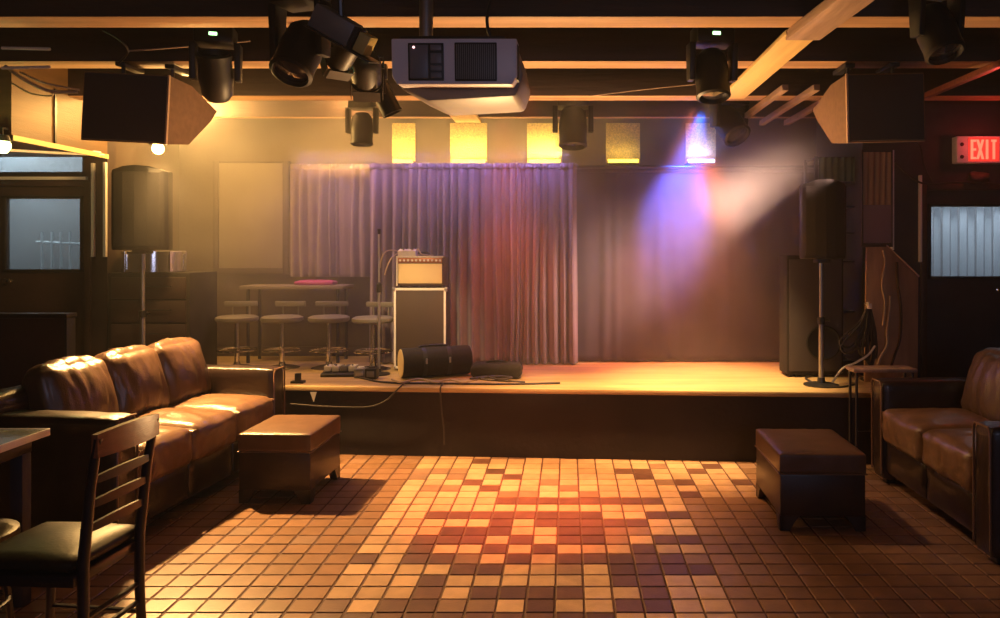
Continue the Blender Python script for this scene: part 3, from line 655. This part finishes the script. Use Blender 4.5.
cab('sagging_cable','long cable sagging across the stage front from the sofa to the case',[fe(289,SH-.13),fe(325,SH-.145),fe(366,SH-.145),fe(385,SH-.10),fe(398,SH-.01),Vector((X(402,5.7),sf(X(402,5.7))+.04,SH+.012)),S(404,384)],.006)
cab('dangling_cable','thin cable hanging straight down the stage front',[S(444,384.0),Vector((X(441,5.66),sf(X(441,5.66))+.01,SH+.012)),fe(441,SH-.02),fe(442,SH-.15),fe(444.5,SH-.30),fe(445,.10)],.006)
tag(MB().add([(0,0,0),(.05,0,0),(.028,0,-.075),(0,.004,0),(.05,.004,0),(.028,.004,-.075)],[(0,1,2),(5,4,3),(0,3,4,1),(1,4,5,2),(2,5,3,0)]).build('paper_tag','whiteish',None,fe(308,SH-.04)+Vector((0,.009,.0))),'torn pale paper tag on the stage front beside the left sofa','paper')

# ------------------------------------------------------------------ right of the stage
rk=thing('tall_rack','black open rack with clutter behind the right stand speaker','rack',(X(838,6.52),6.52,SH))
rw=.235; rh=Z(158,6.5)-SH
for sx in (-1,1):
    for sy in (-.14,.14): MB().box((sx*rw-.012,sy-.012,0),(sx*rw+.012,sy+.012,rh),.002).build('upright','darksteel',rk)
for z in (.08,.50,.92,1.16,1.38,1.58,rh-.02): MB().box((-rw,-.15,z),(rw,.15,z+.015),.002).build('shelf','darksteel',rk)
MB().grid(lambda u,v:(-rw+.02+(2*rw-.12)*u,-.155+.008*math.sin(u*40),rh-.01-.20*v),40,4).build('cloth_panel','green',rk)
for i,(x,z,wd,h_,m,lab) in enumerate(((.17,1.395,.09,.06,'whiteish','pale small box on the upper rack shelf beside the purple panel'),(.16,1.175,.10,.05,'steel','steel box on the middle rack shelf'),(.17,.935,.10,.10,'whiteish','white carton on the lower rack shelf'))):
    o=thing('rack_box',lab,'box',(X(838,6.52)+x,6.42,SH+z)); MB().box((-wd/2,-.05,0),(wd/2,.06,h_),.004).build('case',m,o); MB().box((-wd/2,-.052,h_*.7),(wd/2,.062,h_+.004),.003).build('lid',m,o)
sb=thing('sub_speaker','big dark bass speaker on the deck behind the right stand','speaker',(X(812,6.2),6.12,SH))
MB().box((-.23,0,.02),(.23,.22,.98),.012).build('cabinet','carpet',sb)
MB().box((-.21,-.014,.05),(.21,.004,.95),.006).build('grille','grille',sb)
for sx in (-.17,.17):
    for sy in (.04,.18): MB().lathe([(0,0),(.025,0),(.02,.021),(0,.021)],12,mtx=T((sx,sy,0))).build('foot','black',sb)
MB().lathe([(0,0),(.13,0),(.14,.01),(.13,.014),(.11,.005)],28,mtx=aim((.06,-.014,.28),(.06,-1,.28))).build('driver_ring','black',sb)
pp=thing('framed_panel','purple grey framed panel on the wall beside the white strip','panel',(0,0,0))
d=YD-.03; x0,x1=X(863,d),X(891,d)
MB().box((x0,d,Z(243,d)),(x1,d+.028,Z(205,d))).build('lower_panel','mauve',pp)
MB().grid(lambda u,v:(x0+(x1-x0)*u,d+.008+.007*math.sin(u*30+v),Z(152,d)+(Z(205,d)-Z(152,d))*v),40,6).build('gathered_cloth','plywood',pp)
fr=MB(); fr.box((x0-.015,d-.01,Z(247,d)),(x0,d+.029,Z(150,d)),.003).box((x1,d-.01,Z(247,d)),(x1+.012,d+.029,Z(150,d)),.003).box((x0,d-.01,Z(247,d)),(x1,d+.029,Z(243,d)),.003)
fr.build('frame','wall_dark',pp)
pn=thing('plywood_panel','brown plywood panel with a cut corner leaning by the right door','panel',(0,5.92,SH))
zz=lambda y: Z(y,5.92)-SH
MB().prism([(X(864,5.92),0.0),(X(917,5.92),0.0),(X(918,5.92),zz(277)),(X(888,5.92),zz(247)),(X(866,5.92),zz(247))],-.01,.012,'y',bev=.003).build('sheet','plywood',pn)
MB().prism([(X(888,5.92)-.004,zz(247)),(X(918,5.92)+.004,zz(277)),(X(918,5.92)+.006,zz(277)+.012),(X(887,5.92),zz(247)+.014)],-.013,.015,'y').build('edge_trim','tan_edge',pn)
MB().box((X(864,5.92),-.005,.0),(X(918,5.92),.10,.02),.003).build('foot_rail','beam_dark',pn)
def pw(px,py,dy=-.02): return Vector((X(px,5.9),5.9+dy,Z(py,5.9)))
cab('wall_cable','tan cable running down the plywood panel, left one',[pw(882,250),pw(884,262),pw(881,285),pw(884,302),pw(882,325)],.010,'cablelight')
cab('wall_cable','tan doubled cable curving down the middle of the plywood panel',[pw(889,296),pw(888,312),pw(886,330),pw(886,345),pw(879,358),pw(876,368)],.012,'cablelight')
cab('wall_cable','brown cable down the right part of the plywood panel',[pw(896,262),pw(897,285),pw(900,310),pw(899,338),pw(893,357),pw(889,370)],.010,'tolex')
hk=thing('cable_bundle','bundle of coiled black cables hung left of the plywood panel','cables',(X(868,5.84),5.84,Z(306,5.84)))
rr=random.Random(5); h0=Z(306,5.84)
for k in range(9):
    spread=rr.uniform(-.22,.05); ln=rr.uniform(.28,.46)
    MB().tube(spline([(0,0,0),(spread*.3,-.01+k*.003,-ln*.4),(spread,-.02+k*.003,-ln*.85),(spread*.8+.03,-.02+k*.003,-ln),(spread*.5+.05,-.01+k*.003,-ln*.7),(.02,0,-.02)],6),.008,6).build('cable_loop','cable',hk)
MB().lathe([(0,0),(.012,0),(.012,.03),(0,.032)],10).box((-.012,-.03,-.02),(.02,.0,.02),.004).build('tie','white',hk)
MB().tube([(0,0,.01),(0,.06,.015)],.008,6).build('hook','steel',hk)
cab('white_cable','white cable sweeping from the bundle to the stage deck',[Vector((X(875,5.82),5.82,Z(346,5.82))),Vector((X(868,5.8),5.8,Z(355,5.8))),Vector((X(855,5.78),5.78,Z(363,5.78))),Vector((X(843,5.76),5.78,Z(369,5.78))),S(832,384)],.009,'white')
cab('deck_cable','dark cable loop on the deck round the right speaker stand',[S(857,385),S(840,388),S(822,387),S(810,382),S(806,378.5),S(818,376.5),S(835,377)],.008)
# slim side table
stb=thing('side_table','slim side table with thin legs at the stage corner by the right sofa','table',(X(881,5.29),5.29,0))
hw=(X(914,5.29)-X(850,5.29))/2; tz=Z(367,5.29)
MB().box((-hw,-.085,tz-.028),(hw,.085,tz),.012).build('tabletop','pinegrey',stb)
for sx in (-1,1):
    for sy in (-.06,.06): MB().tube([(sx*(hw-.03),sy,0),(sx*(hw-.03),sy,tz-.028)],.010,10).build('leg','darksteel',stb)
MB().tube([(-hw+.03,-.06,.30),(hw-.03,-.06,.30)],.006,6).build('stretcher','darksteel',stb)

# ------------------------------------------------------------------ sofas
def sofa(label,loc,rz,L=1.75,dep=.86,armh=.70,seed=0,n=3,seatm='leather_seat'):
    s=thing('leather_sofa',label,'sofa',loc,rz)
    aw=.17; cw=(L-2*aw)/n
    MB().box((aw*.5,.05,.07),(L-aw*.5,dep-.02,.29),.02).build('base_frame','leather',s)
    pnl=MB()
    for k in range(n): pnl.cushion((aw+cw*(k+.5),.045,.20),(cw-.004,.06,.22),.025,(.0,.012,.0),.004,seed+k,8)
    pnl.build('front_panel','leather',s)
    for k,x in enumerate((0,L-aw)):
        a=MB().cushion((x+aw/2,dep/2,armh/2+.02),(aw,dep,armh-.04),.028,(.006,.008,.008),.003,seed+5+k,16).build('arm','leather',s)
        xf=x+aw/2; h=armh
        pts=[(xf-aw*.44,-.004,.08),(xf-aw*.44,-.006,h-.03),(xf-aw*.36,-.006,h-.006),(xf+aw*.36,-.006,h-.006),(xf+aw*.44,-.006,h-.03),(xf+aw*.44,-.004,.08)]
        MB().tube(pts,.006,6).build('piping','piping',a)
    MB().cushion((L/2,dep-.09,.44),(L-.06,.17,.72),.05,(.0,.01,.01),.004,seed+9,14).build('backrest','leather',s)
    for k in range(n):
        c0=(aw+cw*(k+.5),.30,.405)
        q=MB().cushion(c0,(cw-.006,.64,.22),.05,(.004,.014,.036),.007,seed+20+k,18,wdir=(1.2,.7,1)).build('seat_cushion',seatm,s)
        hx=cw/2-.018; y0=-.012; y1=.60
        zt=.405+.092
        MB().tube(spline([(c0[0]-hx,y1,zt+.004),(c0[0]-hx,y0+.05,zt-.006),(c0[0]-hx+.03,y0+.012,zt-.012),(c0[0]+hx-.03,y0+.012,zt-.012),(c0[0]+hx,y0+.05,zt-.006),(c0[0]+hx,y1,zt+.004)],5),.0055,6).build('piping','piping',q)
    for k in range(n):
        A=T((aw+cw*(k+.5)+.045,.60,.69),(math.radians(-17),0,rr.uniform(-.03,.03)))
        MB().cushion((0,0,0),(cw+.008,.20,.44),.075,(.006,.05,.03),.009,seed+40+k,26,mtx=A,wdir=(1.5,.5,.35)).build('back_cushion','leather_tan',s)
    for x in (.08,L-.08):
        for y in (.08,dep-.08): MB().prism([(-.03,-.03),(.03,-.03),(.03,.03),(-.03,.03)],0,.075,'z',bev=.004,mtx=T((x,y,0))).build('foot','wood_black',s)
    return s
sofa('brown leather three seat sofa at the left with three plump back cushions',(-2.26,3.80,0),math.radians(90-6.4),1.76,.84)
sofa('brown leather sofa at the right edge beside the slim side table',(2.06,5.13,0),math.radians(-90),1.45,.80,.685,seed=3,n=2)

# ------------------------------------------------------------------ ottomans
def ottoman(label,loc,rz,w=.465,dp=.55,h=.425):
    t=thing('storage_ottoman',label,'ottoman',loc,rz); hw=w/2
    zb=.080; lid=h-.115
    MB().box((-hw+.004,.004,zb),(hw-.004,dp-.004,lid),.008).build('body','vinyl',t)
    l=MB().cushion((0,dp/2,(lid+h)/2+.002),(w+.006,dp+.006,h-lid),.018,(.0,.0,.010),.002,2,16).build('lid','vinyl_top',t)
    MB().tube([(-hw-.001,-.001,lid+.004),(hw+.001,-.001,lid+.004),(hw+.001,dp+.001,lid+.004),(-hw-.001,dp+.001,lid+.004),(-hw-.001,-.001,lid+.004)],.004,6).build('seam','piping',t)
    br=.105
    for sx in (-1,1):
        for y0,sy in ((.004,1),(dp-.004,-1)):
            x0=sx*(hw-.004); f=MB()
            f.prism([(x0,0),(x0-sx*.055,0),(x0-sx*.075,.04),(x0-sx*br,zb+.002),(x0,zb+.002)],y0,y0+sy*.03,'y')
            f.prism([(y0,0),(y0+sy*.055,0),(y0+sy*.075,.04),(y0+sy*br,zb+.002),(y0,zb+.002)],x0-sx*.03,x0,'x')
            f.build('foot','vinyl',t)
    return t
ottoman('dark brown storage ottoman beside the left sofa',(-1.78,4.62,0),math.radians(-2),.45,.55)
ottoman('dark brown storage ottoman in front of the right sofa',(1.405,4.17,0),math.radians(-1.5),.475,.60,.425)

# ------------------------------------------------------------------ cafe table and chairs, lower left
ct=thing('cafe_table','square table with a grey green top at the lower left corner','table',(-2.73,2.98,0))
MB().box((-.42,-.42,.722),(.42,.40,.75),.006).build('tabletop','tabletop',ct)
MB().box((.42,-.425,.720),(.428,.405,.752),.003).box((-.42,.40,.720),(.428,.408,.752),.003).build('edge_band','trimstrip',ct)
MB().box((-.38,-.38,.66),(.38,.36,.721),.004).build('apron','wood_black',ct)
for sx in (-1,1):
    for sy in (-1,1): MB().prism([(-.028,-.028),(.028,-.028),(.028,.028),(-.028,.028)],0,.66,'z',bev=.004,mtx=T((sx*.35,sy*.34-.01,0))).build('leg','wall_navy',ct)
ch=thing('dining_chair','ladder back chair nearest the camera at the lower left','chair',(-1.655,2.77,0),math.radians(-95))
sw=.150
MB().cushion((0,-.215,.462),(.37,.40,.05),.024,(.004,.006,.022),.0,1,12).build('seat','seat',ch)
MB().prism([(-.19,-.005),(-.20,-.36),(-.15,-.42),(.15,-.42),(.20,-.36),(.19,-.005)],.395,.437,'z',bev=.006).build('seat_frame','wood_black',ch)
for sx in (-1,1):
    MB().tube([(sx*sw,.015,0),(sx*sw,.0,.25),(sx*sw,.0,.46),(sx*sw*1.02,.028,.72),(sx*sw*1.04,.058,.90)],[.016,.019,.020,.018,.015],10).build('leg','wood_black',ch)
    MB().tube([(sx*.165,-.385,0),(sx*.155,-.36,.40)],[.014,.019],10).build('leg','wood_black',ch)
def crest(z0,z1,y0,th,bow):
    o=[]; n=14
    m=MB()
    def fn(u,v):
        x=(-1+2*u)*sw*1.13; return x
    vs=[];fs=[]
    for i in range(n+1):
        u=i/n; x=(-1+2*u)*sw*1.13; yb=y0+bow*(1-(2*u-1)**2); dz=.012*(1-(2*u-1)**2)
        for (dy,z) in ((-th/2,z0),(th/2,z0),(th/2,z1+dz),(-th/2,z1+dz)): vs.append((x,yb+dy,z))
    for i in range(n):
        for k in range(4): fs.append((i*4+k,i*4+(k+1)%4,(i+1)*4+(k+1)%4,(i+1)*4+k))
    fs.append((0,1,2,3)); fs.append((n*4+3,n*4+2,n*4+1,n*4))
    return m.add(vs,fs,0,True)
crest(.835,.915,.056,.022,.02).build('crest_rail','wood_red',ch)
for z,y in ((.74,.034),(.655,.022),(.57,.010)): crest(z,z+.022,y,.012,.016).build('slat','darksteel',ch)
for z in (.20,.27): MB().tube([(-sw,.0,z),(sw,.0,z)],.010,8).build('stretcher','wood_black',ch)
for sx in (-1,1): MB().tube([(sx*sw,.01,.16),(sx*.162,-.375,.16)],.010,8).build('stretcher','wood_black',ch)
us=thing('padded_stool','low padded stool under the cafe table, just showing at the left edge','stool',(-2.335,2.95,0))
MB().lathe([(0,.40),(.165,.40),(.175,.415),(.172,.445),(.13,.462),(0,.468)],26).build('seat','seat',us)
for k in range(4):
    a=PI/4+k*PI/2; MB().tube([(.15*math.cos(a),.15*math.sin(a),0),(.11*math.cos(a),.11*math.sin(a),.40)],[.012,.016],8).build('leg','wood_black',us)
MB().tube([(.138*math.cos(k*PI/8),.138*math.sin(k*PI/8),.16) for k in range(17)],.008,6).build('foot_ring','darksteel',us)

# ------------------------------------------------------------------ exit sign, wires
es=thing('exit_sign','red lit EXIT sign in a grey housing above the right door','sign',(0,0,0))
d=YD-.09; x0,x1=X(957,d),X(1010,d); z0,z1=Z(163,d),Z(136,d)
MB().box((x0,d,z0),(x1,d+.088,z1),.008).build('housing','projector',es)
fx0,fx1=X(968,d),X(999,d)
MB().box((fx0,d-.006,z0+.012),(fx1,d+.003,z1-.012),.002).build('lit_face','e_red',es)
def letter(ch_,x,w,zb,h):
    m=MB(); y=d-.010; t=.020; y1=d-.005
    if ch_=='E': m.box((x,y,zb),(x+t,y1,zb+h)); [m.box((x,y,zb+q),(x+w,y1,zb+q+t*.9)) for q in (0,(h-t)/2,h-t*.9)]
    if ch_=='I': m.box((x+w/2-t/2,y,zb),(x+w/2+t/2,y1,zb+h))
    if ch_=='T': m.box((x+w/2-t/2,y,zb),(x+w/2+t/2,y1,zb+h)); m.box((x,y,zb+h-t*.9),(x+w,y1,zb+h))
    if ch_=='X':
        for s_ in (0,1):
            a,c=(x,x+w) if s_==0 else (x+w,x)
            m.prism([(a-t/2,zb),(a+t/2,zb),(c+t/2,zb+h),(c-t/2,zb+h)],y+.0005*s_,y1,'y')
    return m
lw=(fx1-fx0-.03)/4-.012
for i,c in enumerate('EXIT'): letter(c,fx0+.018+i*(lw+.012),lw,z0+.03,z1-z0-.06).build('letter','e_redtxt',es)
for zz_ in (.05,.15): MB().lathe([(0,0),(.016,0),(.014,.006),(0,.007)],14,mtx=aim((X(962,d),d,z0+zz_),(X(962,d),d-1,z0+zz_))).build('test_button','black',es)
def wire(label,pts,r=.006,m='cable'): cab('hanging_wire',label,pts,r,m)
wire('reddish wire drooping left of the left hung speaker',[P(5,66,4.4),P(25,80,4.4),P(50,91,4.42),P(78,92,4.5)],.010,'cablelight')
wire('upper thin wire drooping into the left hung speaker',[P(20,72,4.5),P(45,83,4.5),P(80,90,4.6)],.006,'cablelight')
wire('short wire drooping across the tan soffit',[P(12,83,5.10),P(30,93,5.10),P(50,96,5.10),P(54,92,5.10)],.006,'cablelight')
wire('thin straight wire along the second joist at the left',[P(128,51,4.5),P(170,48,4.5),P(215,44,4.5),P(250,41,4.5)],.005,'cablelight')
wire('curled wire hanging above the left hung speaker',[P(103,30,4.3),P(120,40,4.3),P(128,52,4.35),P(118,64,4.5)],.006)
wire('thin tie wire from the centre moving head to the right',[P(590,96,5.65),P(640,90,5.65),P(698,84,5.65)],.004,'cablelight')
wire('wire with a junction running over the right door',[P(895,163,6.12),P(915,180,6.12),P(932,184,6.12),P(965,182,6.12),P(1000,184,6.12)],.008)
wire('wire looping down beside the right hung speaker',[P(905,128,5.4),P(920,145,6.0),P(924,165,6.12),P(932,182,6.12)],.006)
jb=tag(MB().cushion((0,0,0),(.17,.06,.09),.03,(0,.01,.01),.012,6,8).build('junction_box','wall_dark',None,P(979,178,6.14)),'dark lumpy junction box under the exit sign','box')
for z,lab in ((2.74,'upper metal conduit along the left joists'),(2.64,'lower metal conduit along the left joists')):
    tag(MB().tube([P(2,48 if z>2.7 else 68,4.3),P(50,49 if z>2.7 else 67,4.3)],.009).build('ceiling_conduit','trimstrip'),lab,'conduit')
# outside seen through the door panes
rl=thing('street_railing','pale vertical bars outside the left door window','railing',(0,0,0))
for px in (42,52,61,70): MB().tube([P(px,232,6.9),Vector((X(px,6.9),6.9,0))],.012,6).build('bar','blind',rl)
MB().tube([P(36,242,6.9),P(80,244,6.9)],.012,6).build('rail','blind',rl)
ww=thing('far_window','small bright window seen through the left door pane','window',(0,0,0))
for k in range(5): MB().box((X(13,7.55),7.55,Z(268-k*5,7.55)),(X(21,7.55),7.59,Z(265-k*5,7.55))).build('slat','e_win',ww)
MB().box((X(11,7.57),7.57,Z(270,7.57)),(X(23,7.57),7.599,Z(242,7.57))).build('frame','blind',ww)
sb_=thing('strip_blind','pale vertical strip blind behind the right door pane','blind',(0,0,0))
for k in range(11):
    px=926+k*8.5; MB().box((X(px,6.5),6.5+.01*(k%2),Z(292,6.5)),(X(px+6.6,6.5),6.506+.01*(k%2),Z(196,6.5))).build('strip','blind',sb_)
MB().box((X(924,6.5),6.48,Z(198,6.5)),(X(1022,6.5),6.53,Z(193,6.5))).build('head_rail','blind',sb_)

# ================================================================== LIGHT
def light(kind,name,loc,color,energy,target=None,size=.05,angle=60,blend=.6,sy=None,spread=None):
    L=bpy.data.lights.new(name,kind); L.color=color; L.energy=energy
    if kind in('POINT','SPOT'): L.shadow_soft_size=size
    if kind=='SPOT': L.spot_size=math.radians(angle); L.spot_blend=blend
    if kind=='AREA': 
        L.size=size
        if sy: L.shape='RECTANGLE'; L.size_y=sy
        if spread: L.spread=math.radians(spread)
    o=bpy.data.objects.new(name,L); COL.objects.link(o); o.location=loc
    if target is not None: o.rotation_euler=(Vector(target)-Vector(loc)).to_track_quat('-Z','Y').to_euler()
    return o
WARM=(1,.56,.17)
light('POINT','hanging_lamp_light',KL+Vector((.05,-.02,-.11)),WARM,55,size=.05)
light('POINT','yellow_haze_fill',P(196,108,6.45),(1,.55,.15),115,size=.16)  # unseen lamp added to make the left haze glow
light('POINT','orange_haze_fill',P(350,100,6.45),(1,.46,.13),42,size=.16)  # second unseen lamp added to spread the orange glow in the haze
light('SPOT','hanging_lamp_reflector',KL+Vector((.03,-.08,-.09)),(1,.56,.19),1250,(-1.75,4.45,0),.05,66,.45)
light('SPOT','stage_right_wash',(1.0,5.45,2.62),(1,.62,.25),720,(1.15,5.95,SH),.05,56,.9)
light('SPOT','right_sofa_fill',(.2,5.2,2.62),(1,.60,.32),115,(2.2,4.4,.45),.04,44,.8)  # unseen spot added to brighten the right sofa and ottoman
light('SPOT','stage_left_wash',(-1.2,4.85,2.36),(1,.64,.30),210,(-1.28,6.4,.95),.05,34,.9)
light('SPOT','front_floor_wash',(.05,5.3,2.66),(1,.48,.16),820,(.05,5.27,0),.06,62,1.0)
light('SPOT','red_floor_spot',(-.25,4.9,2.62),(1,.04,.02),820,(-.25,4.55,0),.05,38,1.0)
light('SPOT','beam_spot',P(882,108,5.30),(1,.58,.42),1700,P(704,222,6.3),.14,30,1.0)
light('SPOT','red_backdrop_wash',(1.0,5.98,2.66),(1,.20,.09),520,(1.0,6.8,.55),.05,62,1.0)
light('SPOT','red_curtain_wash',(-.5,6.0,2.66),(1,.15,.05),170,(-.5,6.8,.6),.05,52,1.0)
light('SPOT','joist_uplight_fill',(-.2,5.45,.54),(1,.58,.24),470,(-.2,4.1,2.7),.05,122,.5)  # unseen lamp added to light the joist undersides from below
light('AREA','purple_batten_left',(X(345,YC),YC-.16,ctop+.10),(.42,.28,1),3.5,(X(345,YC),YC+.06,1.2),.85,sy=.03,spread=130)
light('AREA','purple_batten_right',(X(485,YC),YC-.13,ctop+.10),(.44,.30,1),6.5,(X(485,YC),YC+.02,1.0),1.5,sy=.03,spread=130)
light('SPOT','blue_spot',P(702,112,6.35),(.0,.12,1),1350,P(682,192,YC),.05,42,.8)
light('AREA','gold_cove_light',(X(430,7.1),7.02,ctop-.02),(1,.56,.16),36,(X(430,7.1),7.25,2.9),2.3,sy=.04)
light('AREA','front_window_daylight',(1.0,-2.9,1.9),(.60,.64,1),24,(0,3,1.6),2.2,sy=1.2)
light('POINT','unseen_warm_fill',(-2.2,-.8,2.3),(1,.6,.3),6,size=.15)  # unseen dim fill added behind the camera as warm ambient
light('AREA','street_daylight_left',(-5.0,6.95,2.8),(.72,.88,.92),70,(-4.6,7.4,1.4),.8)
light('AREA','street_daylight_right',(3.5,6.40,2.55),(.80,.90,1),60,(3.5,6.52,1.5),1.0,sy=.06)
light('POINT','lime_lamp_light',g1+Vector((.02,-.09,-.03)),(.8,1,.35),3,size=.04)
light('POINT','exit_sign_spill',((fx0+fx1)/2,d-.16,(z0+z1)/2+.05),(1,.06,.04),2.2,size=.05)

# haze in the air
w=bpy.data.worlds.new('room_air'); scene.world=w; w.use_nodes=True
nt=w.node_tree; bgd=nt.nodes['Background']; bgd.inputs[0].default_value=(.01,.01,.012,1); bgd.inputs[1].default_value=.2
vs=nt.nodes.new('ShaderNodeVolumeScatter'); vs.inputs['Anisotropy'].default_value=.2
vs.inputs['Color'].default_value=(.92,.90,.88,1)
gp=nt.nodes.new('ShaderNodeNewGeometry'); sx=nt.nodes.new('ShaderNodeSeparateXYZ'); nt.links.new(gp.outputs['Position'],sx.inputs[0])
mr=nt.nodes.new('ShaderNodeMapRange'); mr.interpolation_type='SMOOTHSTEP'
for k_,v_ in zip((1,2,3,4),(5.75,6.7,.004,.25)): mr.inputs[k_].default_value=v_
nz=nt.nodes.new('ShaderNodeTexNoise'); nz.inputs['Scale'].default_value=1.5; nz.inputs['Detail'].default_value=3; nt.links.new(gp.outputs['Position'],nz.inputs['Vector'])
m2=nt.nodes.new('ShaderNodeMapRange'); 
for k_,v_ in zip((1,2,3,4),(.3,.7,.55,1.45)): m2.inputs[k_].default_value=v_
mm=nt.nodes.new('ShaderNodeMath'); mm.operation='MULTIPLY'
nt.links.new(sx.outputs['Y'],mr.inputs[0]); nt.links.new(nz.outputs[0],m2.inputs[0]); nt.links.new(mr.outputs[0],mm.inputs[0]); nt.links.new(m2.outputs[0],mm.inputs[1])
# thicker smoke put in at the upper right so the beam brightens there
mzr=nt.nodes.new('ShaderNodeMapRange'); mzr.interpolation_type='SMOOTHSTEP'
for k_,v_ in zip((1,2,3,4),(.7,2.0,.38,1.12)): mzr.inputs[k_].default_value=v_
nt.links.new(sx.outputs['Z'],mzr.inputs[0])
mm0=nt.nodes.new('ShaderNodeMath'); mm0.operation='MULTIPLY'; nt.links.new(mm.outputs[0],mm0.inputs[0]); nt.links.new(mzr.outputs[0],mm0.inputs[1])
tot=mm0.outputs[0]
for (c_,r_,a_) in ((P(775,165,6.15),.55,.5),(P(735,190,6.2),.45,1.0)):
    dn=nt.nodes.new('ShaderNodeVectorMath'); dn.operation='DISTANCE'; dn.inputs[1].default_value=c_; nt.links.new(gp.outputs['Position'],dn.inputs[0])
    m3=nt.nodes.new('ShaderNodeMapRange'); m3.interpolation_type='SMOOTHSTEP'
    for k_,v_ in zip((1,2,3,4),(0,r_,a_,0)): m3.inputs[k_].default_value=v_
    nt.links.new(dn.outputs['Value'],m3.inputs[0])
    m5=nt.nodes.new('ShaderNodeMath'); m5.operation='MULTIPLY'; nt.links.new(m3.outputs[0],m5.inputs[0]); nt.links.new(m2.outputs[0],m5.inputs[1])
    m4=nt.nodes.new('ShaderNodeMath'); m4.operation='ADD'; nt.links.new(tot,m4.inputs[0]); nt.links.new(m5.outputs[0],m4.inputs[1]); tot=m4.outputs[0]
nt.links.new(tot,vs.inputs['Density'])
nt.links.new(vs.outputs[0], nt.nodes['World Output'].inputs['Volume'])
w.cycles.volume_step_size=.42

# ================================================================== CAMERA
cam=bpy.data.cameras.new('camera'); co=bpy.data.objects.new('camera',cam); COL.objects.link(co); scene.camera=co
co.location=(0,0,H); co.rotation_euler=(PI/2,0,0)
cam.sensor_width=36; cam.lens=F/1000*36; cam.shift_x=-.067; cam.shift_y=-.060; cam.clip_start=.05
vsn=scene.view_settings; vsn.view_transform='Standard'; vsn.look='None'; vsn.gamma=1; vsn.exposure=0.0; vsn.use_curve_mapping=False
scene.cycles.use_denoising=True
try: scene.cycles.denoiser='OPENIMAGEDENOISE'
except Exception: pass
scene.cycles.max_bounces=4; scene.cycles.volume_bounces=1; scene.cycles.sample_clamp_indirect=4
